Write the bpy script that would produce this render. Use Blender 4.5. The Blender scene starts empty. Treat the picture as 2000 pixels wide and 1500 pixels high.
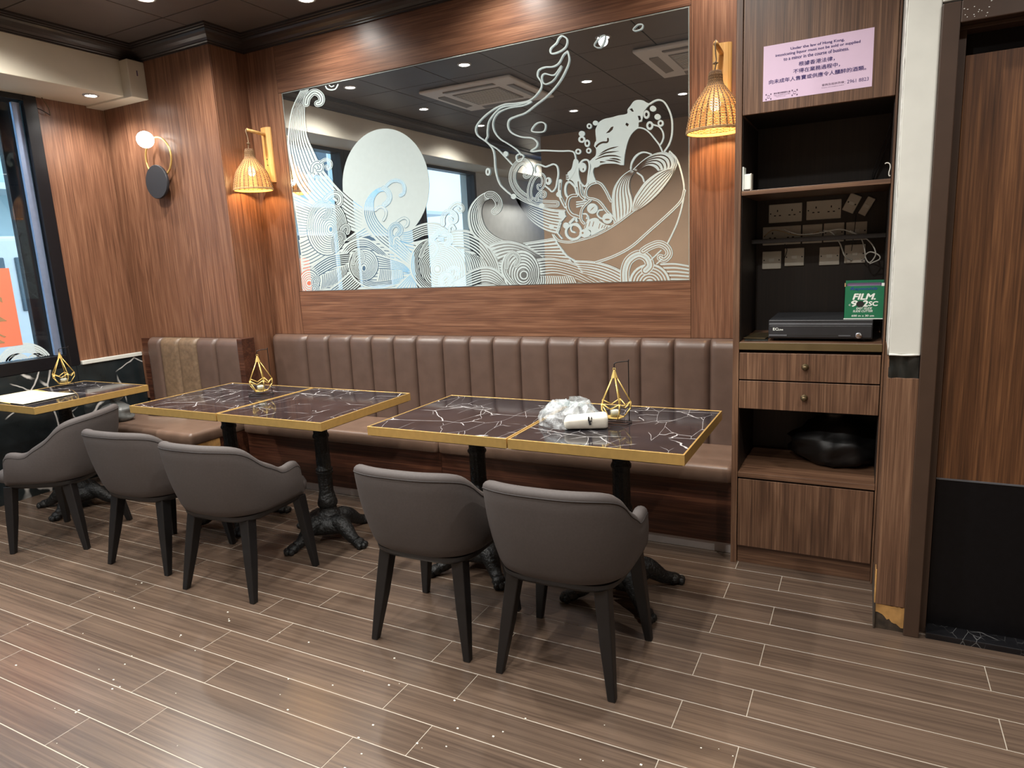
import bpy, bmesh, math, random
from mathutils import Vector, Matrix, noise
random.seed(7)
S = bpy.context.scene
COL = S.collection
# ------------------------------------------------------------------ camera
YAW, PITCH, ROLL, FPX = 0.486093, -0.185291, -0.049825, 1316.623
CAM = Vector((0, 0, 1.45))
_cy, _sy, _cp, _sp = math.cos(YAW), math.sin(YAW), math.cos(PITCH), math.sin(PITCH)
_f = Vector((-_sy*_cp, _cy*_cp, _sp)); _r0 = Vector((_cy, _sy, 0)); _u0 = _r0.cross(_f)
_c, _s = math.cos(ROLL), math.sin(ROLL)
_r = _c*_r0 + _s*_u0; _u = -_s*_r0 + _c*_u0
cd = bpy.data.cameras.new('camera'); cam = bpy.data.objects.new('camera', cd); COL.objects.link(cam)
cd.sensor_width = 36; cd.lens = 36*FPX/2000; cd.clip_start = .02; cd.clip_end = 200
cam.matrix_world = Matrix(((_r.x, _u.x, -_f.x, CAM.x), (_r.y, _u.y, -_f.y, CAM.y), (_r.z, _u.z, -_f.z, CAM.z), (0, 0, 0, 1)))
S.camera = cam
def at(px, py, x=None, y=None, z=None):
    """photo pixel (2000x1500) + one known coordinate of the surface it lies on -> world point"""
    d = _f + _r*((px-1000)/FPX) + _u*(-(py-750)/FPX)
    if x is not None: t = (x-CAM.x)/d.x
    elif y is not None: t = (y-CAM.y)/d.y
    else: t = (z-CAM.z)/d.z
    return CAM + d*t
# ------------------------------------------------------------------ world, exposure
S.view_settings.view_transform = 'Standard'; S.view_settings.look = 'None'
S.view_settings.exposure = 0.08; S.view_settings.gamma = 1.0; S.view_settings.use_curve_mapping = False
W = bpy.data.worlds.new('overcast_sky'); S.world = W; W.use_nodes = True
bg = W.node_tree.nodes['Background']; bg.inputs[0].default_value = (.62, .80, 1.0, 1); bg.inputs[1].default_value = 2.2
SPOT_W = 95; SPOT_COL = (1.0, .965, .91); WARM = (1.0, .62, .26)
# main dimensions (metres, camera stands at x=0 y=0)
WALL = 3.60; PIER_Y = 3.309; PIER_X = -3.853; LEFT = -5.02; CEIL = 3.0; CAB_Y = 3.06; DOOR_Y = 2.68
# ------------------------------------------------------------------ mesh helpers
class MB:
    def __init__(s): s.v = []; s.f = []; s.m = []
    def add(s, vs, fs, mi=0):
        o = len(s.v); s.v += [tuple(v) for v in vs]; s.f += [tuple(i+o for i in f) for f in fs]; s.m += [mi]*len(fs); return s
    def box(s, x0, x1, y0, y1, z0, z1, mi=0):
        x0, x1 = min(x0, x1), max(x0, x1); y0, y1 = min(y0, y1), max(y0, y1); z0, z1 = min(z0, z1), max(z0, z1)
        return s.add([(x0,y0,z0),(x1,y0,z0),(x1,y1,z0),(x0,y1,z0),(x0,y0,z1),(x1,y0,z1),(x1,y1,z1),(x0,y1,z1)],
              [(0,3,2,1),(4,5,6,7),(0,1,5,4),(1,2,6,5),(2,3,7,6),(3,0,4,7)], mi)
    def rings(s, rs, closed=True, cap0=True, cap1=True, mi=0):
        n = len(rs[0]); vs = [p for r in rs for p in r]; fs = []
        for k in range(len(rs)-1):
            for i in range(n if closed else n-1):
                j = (i+1) % n; fs.append((k*n+i, k*n+j, (k+1)*n+j, (k+1)*n+i))
        if cap0: fs.append(tuple(reversed(range(n))))
        if cap1: fs.append(tuple((len(rs)-1)*n+i for i in range(n)))
        return s.add(vs, fs, mi)
    def lathe(s, prof, n=24, c=(0,0), mod=None, cap0=True, cap1=True, mi=0):
        rs = []
        for r, z in prof:
            rs.append([(c[0]+r*(mod(2*math.pi*i/n, z) if mod else 1)*math.cos(2*math.pi*i/n), c[1]+r*(mod(2*math.pi*i/n, z) if mod else 1)*math.sin(2*math.pi*i/n), z) for i in range(n)])
        return s.rings(rs, True, cap0, cap1, mi)
    def tube(s, path, r, n=8, closed=False, mi=0):
        P = [Vector(p) for p in path]; m = len(P); R = r if hasattr(r, '__len__') else [r]*m
        T = []
        for i in range(m):
            a = P[(i-1) % m] if (closed or i > 0) else P[i]; b = P[(i+1) % m] if (closed or i < m-1) else P[i]
            t = (b-a); T.append(t.normalized() if t.length > 1e-9 else Vector((0,0,1)))
        up = Vector((0,0,1)) if abs(T[0].z) < .9 else Vector((1,0,0))
        u = T[0].cross(up).normalized(); rs = []
        for i in range(m):
            u = (u - T[i]*u.dot(T[i])); u = u.normalized() if u.length > 1e-6 else T[i].orthogonal().normalized()
            w = T[i].cross(u)
            rs.append([P[i] + (u*math.cos(2*math.pi*k/n) + w*math.sin(2*math.pi*k/n))*R[i] for k in range(n)])
        if closed:
            rs.append(rs[0]); return s.rings(rs, True, False, False, mi)
        return s.rings(rs, True, True, True, mi)
    def ball(s, c, rx, ry=None, rz=None, n=12, m=8, mi=0):
        ry = rx if ry is None else ry; rz = rx if rz is None else rz
        rs = []
        for k in range(1, m):
            a = -math.pi/2 + math.pi*k/m
            rs.append([(c[0]+rx*math.cos(a)*math.cos(2*math.pi*i/n), c[1]+ry*math.cos(a)*math.sin(2*math.pi*i/n), c[2]+rz*math.sin(a)) for i in range(n)])
        return s.rings(rs, True, True, True, mi)
    def quad(s, a, b, c, d, mi=0): return s.add([a, b, c, d], [(0,1,2,3)], mi)
    def obj(s, name, mat=None, parent=None, smooth=False, bevel=0, seg=2, recalc=True, angle=None):
        me = bpy.data.meshes.new(name); me.from_pydata(s.v, [], s.f)
        mats = mat if isinstance(mat, (list, tuple)) else [mat]
        for mm in mats:
            if mm: me.materials.append(mm)
        if len(mats) > 1: me.polygons.foreach_set('material_index', s.m)
        if recalc:
            b = bmesh.new(); b.from_mesh(me); bmesh.ops.recalc_face_normals(b, faces=b.faces); b.to_mesh(me); b.free()
        if smooth:
            me.polygons.foreach_set('use_smooth', [True]*len(me.polygons))
        me.update()
        o = bpy.data.objects.new(name, me); COL.objects.link(o)
        if smooth and angle: 
            me.set_sharp_from_angle(angle=math.radians(angle))
        if parent: o.parent = parent
        if bevel:
            b = o.modifiers.new('bevel', 'BEVEL'); b.width = bevel; b.segments = seg; b.limit_method = 'ANGLE'; b.angle_limit = math.radians(40)
        return o
def BX(name, x0, x1, y0, y1, z0, z1, mat, parent=None, bevel=.002): return MB().box(x0,x1,y0,y1,z0,z1).obj(name, mat, parent, bevel=bevel)
def tag(o, label=None, cat=None, group=None, kind=None):
    if label: o['label'] = label
    if cat: o['category'] = cat
    if group: o['group'] = group
    if kind: o['kind'] = kind
    return o
def thing(name, label, cat, loc=(0,0,0), rz=0, group=None):
    o = bpy.data.objects.new(name, None); COL.objects.link(o); o.location = loc; o.rotation_euler = (0,0,rz); o.empty_display_size = .05
    return tag(o, label, cat, group)
def struct(o, label=None):
    o['kind'] = 'structure'
    if label: o['label'] = label
    return o
def dup(root, loc, rz=0, label=None, group=None):
    r = root.copy(); COL.objects.link(r); r.location = loc; r.rotation_euler = (0,0,rz)
    if label: r['label'] = label
    if group: r['group'] = group
    for ch in list(root.children):
        c = ch.copy(); COL.objects.link(c); c.parent = r
        for g in ch.children:
            d = g.copy(); COL.objects.link(d); d.parent = c
    return r
def smoothpath(P, n=8, closed=False):
    P = [Vector(p) for p in P]; out = []; m = len(P)
    for i in range(m if closed else m-1):
        if closed: a, b, c, d = P[(i-1) % m], P[i], P[(i+1) % m], P[(i+2) % m]
        else: a, b, c, d = P[max(i-1,0)], P[i], P[i+1], P[min(i+2, m-1)]
        for k in range(n):
            t = k/n
            out.append(.5*((2*b) + (c-a)*t + (2*a-5*b+4*c-d)*t*t + (3*b-a-3*c+d)*t**3))
    if not closed: out.append(P[-1])
    return out
def interp(tab, x):
    for (a, va), (b, vb) in zip(tab, tab[1:]):
        if x <= b:
            t = (x-a)/(b-a) if b > a else 0; t = max(0, min(1, t)); return va+(vb-va)*t
    return tab[-1][1]
# ------------------------------------------------------------------ materials
def newmat(name):
    m = bpy.data.materials.new(name); m.use_nodes = True; nt = m.node_tree
    return m, nt, nt.nodes['Principled BSDF']
def N(nt, t, **kw):
    n = nt.nodes.new(t)
    for k, v in kw.items():
        if k in n.inputs: n.inputs[k].default_value = v
        else: setattr(n, k, v)
    return n
def ramp(nt, stops):
    r = nt.nodes.new('ShaderNodeValToRGB'); e = r.color_ramp.elements
    while len(e) > 1: e.remove(e[-1])
    e[0].position = stops[0][0]; e[0].color = (*stops[0][1], 1)
    for p, c in stops[1:]:
        x = e.new(p); x.color = (*c, 1)
    return r
def srgb(r, g, b):
    f = lambda c: (c/255/12.92) if c/255 <= .04045 else ((c/255+.055)/1.055)**2.4
    return (f(r), f(g), f(b))
def plain(name, col, rough=.5, metal=0, noise_amt=.0, nscale=30, bump=0, bd=.002, spec=None, emit=None, estr=0, alpha=None, trans=0, coat=0):
    m, nt, b = newmat(name); b.inputs['Base Color'].default_value = (*col, 1); b.inputs['Roughness'].default_value = rough; b.inputs['Metallic'].default_value = metal
    if spec is not None: b.inputs['Specular IOR Level'].default_value = spec
    if emit: b.inputs['Emission Color'].default_value = (*emit, 1); b.inputs['Emission Strength'].default_value = estr
    if trans: b.inputs['Transmission Weight'].default_value = trans
    if coat: b.inputs['Coat Weight'].default_value = coat
    if alpha is not None: b.inputs['Alpha'].default_value = alpha
    tc = N(nt, 'ShaderNodeTexCoord'); nz = N(nt, 'ShaderNodeTexNoise', Scale=nscale, Detail=4.0)
    nt.links.new(tc.outputs['Object'], nz.inputs['Vector'])
    if noise_amt:
        lo = tuple(c*(1-noise_amt) for c in col); hi = tuple(min(1, c*(1+noise_amt)) for c in col)
        r = ramp(nt, [(.3, lo), (.7, hi)]); nt.links.new(nz.outputs['Fac'], r.inputs['Fac']); nt.links.new(r.outputs['Color'], b.inputs['Base Color'])
    if bump:
        bp = N(nt, 'ShaderNodeBump', Strength=bump, Distance=bd); nt.links.new(nz.outputs['Fac'], bp.inputs['Height']); nt.links.new(bp.outputs['Normal'], b.inputs['Normal'])
    return m
def wood(name, dark, mid, light, axis='Z', rough=.4, scale=1.0, rand=False, coat=0.0, gl=.5, gstr=.045, gmed=.35):
    m, nt, b = newmat(name); L = nt.links.new
    tc = N(nt, 'ShaderNodeTexCoord'); vec = tc.outputs['Object']
    if rand:
        oi = N(nt, 'ShaderNodeObjectInfo'); mu = N(nt, 'ShaderNodeVectorMath', operation='MULTIPLY_ADD')
        cx = N(nt, 'ShaderNodeCombineXYZ'); L(oi.outputs['Random'], cx.inputs[0]); L(oi.outputs['Random'], cx.inputs[1]); L(oi.outputs['Random'], cx.inputs[2])
        L(cx.outputs[0], mu.inputs[0]); mu.inputs[1].default_value = (37, 53, 71); L(vec, mu.inputs[2]); vec = mu.outputs[0]
    along = {'X': 0, 'Y': 1, 'Z': 2}[axis]
    def mp(ac, al):
        n = N(nt, 'ShaderNodeMapping'); sc = [ac*scale]*3; sc[along] = al*scale; n.inputs['Scale'].default_value = sc; L(vec, n.inputs['Vector']); return n.outputs[0]
    broad = N(nt, 'ShaderNodeTexNoise', Scale=1.0, Detail=3.0, Distortion=.6); L(mp(4.5, .45), broad.inputs['Vector'])
    mul = N(nt, 'ShaderNodeMath', operation='MULTIPLY'); mul.inputs[1].default_value = 62; L(broad.outputs['Fac'], mul.inputs[0])
    sn = N(nt, 'ShaderNodeMath', operation='SINE'); L(mul.outputs[0], sn.inputs[0])
    fine = N(nt, 'ShaderNodeTexNoise', Scale=1.0, Detail=6.0, Roughness=.65); L(mp(150, 2.6), fine.inputs['Vector'])
    med = N(nt, 'ShaderNodeTexNoise', Scale=1.0, Detail=4.0); L(mp(34, 1.0), med.inputs['Vector'])
    a = N(nt, 'ShaderNodeMath', operation='MULTIPLY_ADD'); L(sn.outputs[0], a.inputs[0]); a.inputs[1].default_value = gstr; L(fine.outputs['Fac'], a.inputs[2])
    bb = N(nt, 'ShaderNodeMath', operation='MULTIPLY_ADD'); L(med.outputs['Fac'], bb.inputs[0]); bb.inputs[1].default_value = gmed; L(a.outputs[0], bb.inputs[2])
    rm = ramp(nt, [(.40, dark), (.675, mid), (.95, light)]); L(bb.outputs[0], rm.inputs['Fac'])
    col = rm.outputs['Color']
    if rand:
        hs = N(nt, 'ShaderNodeHueSaturation'); mr = N(nt, 'ShaderNodeMapRange'); L(oi.outputs['Random'], mr.inputs[0]); mr.inputs[3].default_value = .9; mr.inputs[4].default_value = 1.1
        L(mr.outputs[0], hs.inputs['Value']); L(col, hs.inputs['Color']); col = hs.outputs['Color']
    L(col, b.inputs['Base Color']); b.inputs['Roughness'].default_value = rough; b.inputs['Specular IOR Level'].default_value = gl
    bp = N(nt, 'ShaderNodeBump', Strength=.12, Distance=.001); L(fine.outputs['Fac'], bp.inputs['Height']); L(bp.outputs['Normal'], b.inputs['Normal'])
    if coat: b.inputs['Coat Weight'].default_value = coat; b.inputs['Coat Roughness'].default_value = .15
    return m
def marble(name, base, vein, scale=3.0, thick=.012, rand=True, rough=.08, dens=.5):
    m, nt, b = newmat(name); L = nt.links.new
    tc = N(nt, 'ShaderNodeTexCoord'); vec = tc.outputs['Object']
    if rand:
        oi = N(nt, 'ShaderNodeObjectInfo'); cx = N(nt, 'ShaderNodeCombineXYZ'); mu = N(nt, 'ShaderNodeVectorMath', operation='MULTIPLY_ADD')
        for i in range(3): L(oi.outputs['Random'], cx.inputs[i])
        L(cx.outputs[0], mu.inputs[0]); mu.inputs[1].default_value = (17, 29, 11); L(vec, mu.inputs[2]); vec = mu.outputs[0]
    def vein_layer(sc, th, stretch, ang, off):
        mp = N(nt, 'ShaderNodeMapping'); mp.inputs['Scale'].default_value = stretch; mp.inputs['Rotation'].default_value = ang; mp.inputs['Location'].default_value = off; L(vec, mp.inputs['Vector'])
        nz = N(nt, 'ShaderNodeTexNoise', Scale=5.0, Detail=3.0); L(mp.outputs[0], nz.inputs['Vector'])
        ad = N(nt, 'ShaderNodeVectorMath', operation='MULTIPLY_ADD'); L(nz.outputs['Color'], ad.inputs[0]); ad.inputs[1].default_value = (.07, .07, .07); L(mp.outputs[0], ad.inputs[2])
        vo = N(nt, 'ShaderNodeTexVoronoi', feature='DISTANCE_TO_EDGE', Scale=sc); L(ad.outputs[0], vo.inputs['Vector'])
        r = ramp(nt, [(0, (1,1,1)), (th, (.75,.75,.75)), (th*2.0, (0,0,0))]); L(vo.outputs['Distance'], r.inputs['Fac'])
        mk = N(nt, 'ShaderNodeTexNoise', Scale=4.2, Detail=1.0); L(mp.outputs[0], mk.inputs['Vector'])
        rk = ramp(nt, [(dens-.02, (0,0,0)), (dens+.06, (1,1,1))]); L(mk.outputs['Fac'], rk.inputs['Fac'])
        mx = N(nt, 'ShaderNodeMath', operation='MULTIPLY'); L(r.outputs['Color'], mx.inputs[0]); L(rk.outputs['Color'], mx.inputs[1]); return mx.outputs[0]
    a = vein_layer(scale, thick, (1.0, 1.9, 1), (0,0,.5), (0,0,0)); c = vein_layer(scale*1.7, thick*.6, (1.9, .8, 1), (0,0,-.9), (3,1,2))
    mx = N(nt, 'ShaderNodeMath', operation='MAXIMUM'); L(a, mx.inputs[0]); L(c, mx.inputs[1])
    cl = N(nt, 'ShaderNodeTexNoise', Scale=6.0, Detail=4.0); L(vec, cl.inputs['Vector'])
    rb = ramp(nt, [(.35, base), (.75, tuple(x*1.9 for x in base))]); L(cl.outputs['Fac'], rb.inputs['Fac'])
    mc = N(nt, 'ShaderNodeMix', data_type='RGBA'); L(mx.outputs[0], mc.inputs[0]); L(rb.outputs['Color'], mc.inputs[6]); mc.inputs[7].default_value = (*vein, 1)
    L(mc.outputs[2], b.inputs['Base Color']); b.inputs['Roughness'].default_value = rough
    return m
M = {}
wd, wm, wl = srgb(70, 44, 32), srgb(112, 76, 56), srgb(148, 108, 82)
M['woodV'] = wood('walnut_laminate_vertical', wd, wm, wl, 'Z', .36)
M['woodH'] = wood('walnut_laminate_horizontal', wd, wm, wl, 'X', .36)
M['woodY'] = wood('walnut_laminate_deep', wd, wm, wl, 'Y', .36)
cdk, cmd, clt = srgb(56, 38, 28), srgb(98, 70, 52), srgb(136, 104, 80)
M['cabV'] = wood('cabinet_laminate_vertical', cdk, cmd, clt, 'Z', .42)
M['cabH'] = wood('cabinet_laminate_horizontal', cdk, cmd, clt, 'X', .42)
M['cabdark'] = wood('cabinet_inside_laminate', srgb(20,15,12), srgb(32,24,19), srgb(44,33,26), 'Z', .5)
M['baseH'] = wood('bench_base_laminate', srgb(34,18,12), srgb(68,38,26), srgb(104,66,46), 'X', .38)
M['plank'] = wood('floor_tile_wood_print', srgb(60,48,40), srgb(85,70,59), srgb(108,90,76), 'X', .27, .55, True, gl=.7, gstr=.004, gmed=.5)
M['grout'] = plain('tile_grout', srgb(172, 162, 148), .8, noise_amt=.1)
M['leather'] = plain('brown_leatherette', srgb(88, 70, 61), .36, noise_amt=.10, nscale=14, bump=.15)
M['seatlea'] = plain('tan_worn_leatherette', srgb(112, 90, 76), .36, noise_amt=.12, nscale=10, bump=.15)
M['worn'] = plain('worn_leatherette', srgb(108, 88, 68), .45, noise_amt=.22, nscale=40, bump=.3)
M['chairfab'] = plain('grey_brown_suede', srgb(70, 64, 62), .72, noise_amt=.07, nscale=120, bump=.1)
M['chairpipe'] = plain('dark_seam', srgb(46, 42, 42), .7, noise_amt=.05)
M['legblack'] = plain('black_stained_wood', srgb(14, 13, 14), .45, noise_amt=.2)
M['iron'] = plain('black_cast_iron', srgb(20, 21, 21), .45, .2, noise_amt=.4, nscale=75, bump=1.0, bd=.008)
M['gold'] = plain('brushed_brass', srgb(200, 164, 98), .36, .55, noise_amt=.06, nscale=40)
M['goldwire'] = plain('gold_wire', srgb(232, 200, 120), .3, .5, noise_amt=.04)
M['blackwire'] = plain('black_wire', srgb(26, 24, 24), .4, .4, noise_amt=.1)
M['marbletop'] = marble('black_marble_top', (.016, .014, .016), (.62, .60, .60), 3.0, .0045, True, .07, .47)
M['marblewall'] = marble('black_marble_wall', (.010, .013, .014), (.55, .53, .50), 1.5, .010, False, .12, .52)
M['ceil'] = plain('brown_ceiling_board', srgb(78, 68, 62), .5, noise_amt=.08, nscale=6)
M['ceilgap'] = plain('ceiling_joint', srgb(20, 17, 15), .8, noise_amt=.1)
M['crown'] = plain('dark_crown_paint', srgb(46, 40, 38), .35, noise_amt=.08)
M['white'] = plain('soffit_white_paint', srgb(206, 198, 180), .55, noise_amt=.04, nscale=5)
M['whitewall'] = plain('pier_white_paint', srgb(198, 198, 190), .6, noise_amt=.05, nscale=9)
M['plaster'] = plain('rough_filler', srgb(206, 206, 200), .8, noise_amt=.12, nscale=60, bump=.6)
M['blackframe'] = plain('black_window_metal', srgb(18, 18, 22), .3, .2, noise_amt=.1)
M['silver'] = plain('silver_trim', srgb(150, 168, 200), .3, .7, noise_amt=.05)
M['mirror'] = plain('mirror_silvering', (.80, .83, .86), .0, .985)
M['frost'] = plain('frosted_etching', srgb(187, 200, 199), .55, noise_amt=.02, spec=.3)
M['edge'] = plain('mirror_edge', srgb(190, 196, 190), .15, .6, noise_amt=.05)
M['bamboo'] = wood('bamboo', srgb(170,120,62), srgb(205,158,92), srgb(226,186,122), 'Z', .42)
M['wicker'] = plain('woven_rattan', srgb(184, 146, 96), .6, noise_amt=.16, nscale=200)
M['stake'] = plain('dark_cane_stake', srgb(104, 72, 40), .6, noise_amt=.2, nscale=200)
M['cord'] = plain('twisted_cord', srgb(120, 100, 74), .7, noise_amt=.2)
M['bulb'] = plain('warm_bulb', (1,.8,.5), .4, emit=(1.0, .78, .46), estr=14)
M['globe'] = plain('opal_globe', (1,1,1), .3, emit=(1.0, .93, .82), estr=9)
M['led'] = plain('downlight_led', (1,1,1), .4, emit=(1.0, .96, .90), estr=60)
M['ledtrim'] = plain('downlight_trim', srgb(170,166,160), .4, noise_amt=.05)
M['blackmatte'] = plain('black_powder_coat', srgb(34, 34, 38), .55, noise_amt=.12, nscale=300)
M['doorframe'] = plain('brown_door_frame_paint', srgb(62, 46, 36), .4, noise_amt=.08, nscale=12)
M['doorwood'] = wood('door_laminate', srgb(48,30,18), srgb(90,58,36), srgb(128,88,56), 'Z', .4)
M['kick'] = plain('black_kick_plate', srgb(8, 8, 11), .45, noise_amt=.25, nscale=60, spec=.25)
M['sill'] = marble('black_sill_stone', (.006,.006,.007), (.12,.12,.12), 9, .02, False, .1, .55)
M['rawwood'] = plain('broken_raw_plywood', srgb(176, 134, 78), .8, noise_amt=.35, nscale=18, bump=.8)
M['rawdark'] = plain('dirty_broken_wood', srgb(58, 48, 38), .9, noise_amt=.4, nscale=40, bump=.8)
M['blacktape'] = plain('black_plastic_sheet', srgb(28, 30, 28), .35, noise_amt=.3, nscale=12)
M['bronze'] = plain('aged_bronze', srgb(96, 82, 58), .35, .7, noise_amt=.1)
M['olive'] = plain('olive_edge_band', srgb(88, 72, 44), .42, noise_amt=.12, nscale=8)
M['pink'] = plain('pink_paper', srgb(216, 190, 214), .6, noise_amt=.01)
M['ink'] = plain('purple_ink', srgb(58, 40, 104), .6, noise_amt=.02)
M['inkgrey'] = plain('grey_ink', srgb(98, 78, 104), .6, noise_amt=.02)
M['socket'] = plain('ivory_socket_plastic', srgb(206, 200, 186), .4, noise_amt=.03)
M['sockhole'] = plain('socket_hole', srgb(24, 22, 20), .6, noise_amt=.1)
M['cablew'] = plain('white_cable', srgb(220, 218, 208), .45, noise_amt=.03)
M['cableb'] = plain('black_cable', srgb(26, 25, 24), .5, noise_amt=.1)
M['reg'] = plain('black_register_plastic', srgb(40, 41, 44), .38, noise_amt=.08)
M['reglight'] = plain('grey_register_strip', srgb(86, 88, 92), .35, noise_amt=.05)
M['chrome'] = plain('chrome', srgb(200, 200, 205), .12, 1.0, noise_amt=.03)
M['green'] = plain('green_cardboard', srgb(22, 108, 72), .5, noise_amt=.06)
M['card'] = plain('brown_cardboard', srgb(168, 140, 100), .8, noise_amt=.1)
M['whiteprint'] = plain('white_print', srgb(232, 236, 228), .5, noise_amt=.02)
M['blueprint'] = plain('blue_print', srgb(34, 62, 140), .5, noise_amt=.02)
M['blackprint'] = plain('black_print', srgb(30, 30, 32), .5, noise_amt=.02)
M['paper'] = plain('cream_paper', srgb(222, 212, 180), .7, noise_amt=.03)
M['folder'] = plain('yellow_folder', srgb(228, 200, 112), .7, noise_amt=.04)
M['tissue'] = plain('white_tissue', srgb(238, 234, 220), .8, noise_amt=.04, bump=.3)
M['toekick'] = plain('grey_toe_kick', srgb(190, 182, 178), .35, .2, noise_amt=.1, nscale=8)
M['orange'] = plain('orange_poster', srgb(250, 126, 92), .7, noise_amt=.02)
M['poster_ink'] = plain('poster_ink', srgb(150, 118, 84), .7, noise_amt=.02)
M['vinyl'] = plain('white_window_vinyl', srgb(226, 232, 224), .5, noise_amt=.02)
M['greybag'] = plain('grey_plastic_bag', srgb(104, 106, 104), .3, noise_amt=.15, nscale=20)
M['bagblack'] = plain('black_bin_bag', srgb(6, 6, 7), .5, noise_amt=.3, nscale=20)
def glassmat(name, col=(1,1,1), rough=0.0, fac=.5, ior=1.45):
    m, nt, b = newmat(name); L = nt.links.new
    out = [n for n in nt.nodes if n.type == 'OUTPUT_MATERIAL'][0]
    tr = N(nt, 'ShaderNodeBsdfTransparent'); tr.inputs[0].default_value = (*col, 1)
    gl = N(nt, 'ShaderNodeBsdfGlossy'); gl.inputs['Roughness'].default_value = rough
    lw = N(nt, 'ShaderNodeLayerWeight', Blend=.5); pw = N(nt, 'ShaderNodeMath', operation='POWER'); pw.inputs[1].default_value = 5; L(lw.outputs['Facing'], pw.inputs[0])
    r0 = ((ior-1)/(ior+1))**2; fr = N(nt, 'ShaderNodeMath', operation='MULTIPLY_ADD'); L(pw.outputs[0], fr.inputs[0]); fr.inputs[1].default_value = 1-r0; fr.inputs[2].default_value = r0; mx = N(nt, 'ShaderNodeMixShader')
    L(fr.outputs[0], mx.inputs[0]); L(tr.outputs[0], mx.inputs[1]); L(gl.outputs[0], mx.inputs[2]); L(mx.outputs[0], out.inputs['Surface'])
    return m
M['glass'] = glassmat('window_glass', (.93, .97, .97), 0.0)
M['cupglass'] = glassmat('tealight_glass', (.86, .88, .88), .03, ior=1.7)
def filmmat():
    m, nt, b = newmat('clear_crumpled_film'); L = nt.links.new
    out = [n for n in nt.nodes if n.type == 'OUTPUT_MATERIAL'][0]
    tr = N(nt, 'ShaderNodeBsdfTransparent'); tr.inputs[0].default_value = (.9, .94, .95, 1)
    b.inputs['Base Color'].default_value = (.78, .82, .84, 1); b.inputs['Roughness'].default_value = .12
    tc = N(nt, 'ShaderNodeTexCoord'); nz = N(nt, 'ShaderNodeTexNoise', Scale=22.0, Detail=3.0, Distortion=1.0); L(tc.outputs['Object'], nz.inputs['Vector'])
    r = ramp(nt, [(.40, (.18,.18,.18)), (.66, (.5,.5,.5))]); L(nz.outputs['Fac'], r.inputs['Fac'])
    mx = N(nt, 'ShaderNodeMixShader'); L(r.outputs['Color'], mx.inputs[0]); L(tr.outputs[0], mx.inputs[1]); L(b.outputs[0], mx.inputs[2]); L(mx.outputs[0], out.inputs['Surface'])
    bp = N(nt, 'ShaderNodeBump', Strength=.6, Distance=.01); L(nz.outputs['Fac'], bp.inputs['Height']); L(bp.outputs['Normal'], b.inputs['Normal'])
    return m
M['film'] = filmmat()
def translucent(name, col, fac=.6):
    m, nt, b = newmat(name); L = nt.links.new; out = [n for n in nt.nodes if n.type == 'OUTPUT_MATERIAL'][0]
    b.inputs['Base Color'].default_value = (*col, 1); b.inputs['Roughness'].default_value = .6
    tl = N(nt, 'ShaderNodeBsdfTranslucent'); tl.inputs[0].default_value = (*col, 1); mx = N(nt, 'ShaderNodeMixShader'); mx.inputs[0].default_value = fac
    L(b.outputs[0], mx.inputs[1]); L(tl.outputs[0], mx.inputs[2]); L(mx.outputs[0], out.inputs['Surface']); return m
M['orange'] = translucent('orange_poster', srgb(255, 158, 124), .5); M['vinyl'] = translucent('white_window_vinyl', srgb(236, 240, 232), .5)
# ================================================================== STRUCTURE
XR = 2.3          # right end of the room
YF = -1.35        # wall behind the camera
YB2 = -4.2        # end of the deeper bay on the window side
# floor: grout bed with one tile plank per object
floor = struct(MB().box(LEFT-.1, XR+.1, YB2-.1, WALL+.1, -.12, -.0008).obj('floor', M['grout']), 'wood-look tile floor with pale grout lines')
PW, PL, GAP, GY = .145, .89, .0028, .0036
pm = MB().box(-PL/2+GAP/2, PL/2-GAP/2, -PW/2+GY/2, PW/2-GY/2, -.010, 0).obj('floor_plank', M['plank'], bevel=.0004, seg=1)
first = True
cut_meshes = {}
for row in range(-6, 36):
    y1 = 2.997 - PW*(row-2); yc = y1-PW/2
    if y1 < YF+.02: break
    off = -.275 if row % 2 == 0 else -.475
    k0 = math.floor((LEFT-off)/PL)
    for k in range(k0, 6):
        xa, xb = off+k*PL, off+(k+1)*PL
        if xa > 1.6 or yc > 3.24: continue
        xa2, xb2 = max(xa, LEFT+.002), xb
        if xb2-xa2 < .02: continue
        if abs((xb2-xa2)-PL) < 1e-4:
            o = pm if first else pm.copy()
            if not first: COL.objects.link(o)
            first = False
        else:
            key = round(xb2-xa2, 3)
            if key not in cut_meshes:
                w = xb2-xa2
                cut_meshes[key] = MB().box(-w/2+GAP/2, w/2-GAP/2, -PW/2+GY/2, PW/2-GY/2, -.010, 0).obj('floor_plank', M['plank'], bevel=.0004, seg=1); o = cut_meshes[key]
            else:
                o = cut_meshes[key].copy(); COL.objects.link(o)
        o.parent = floor; o.location = ((xa2+xb2)/2, yc, 0)
far = MB().box(LEFT, 1.6, YB2, YF+.02, -.0025, -.0005).box(1.62, XR, YF, DOOR_Y, -.0025, -.0005).obj('floor_plank_field', M['plank'], floor); far['kind'] = 'stuff'
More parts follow.
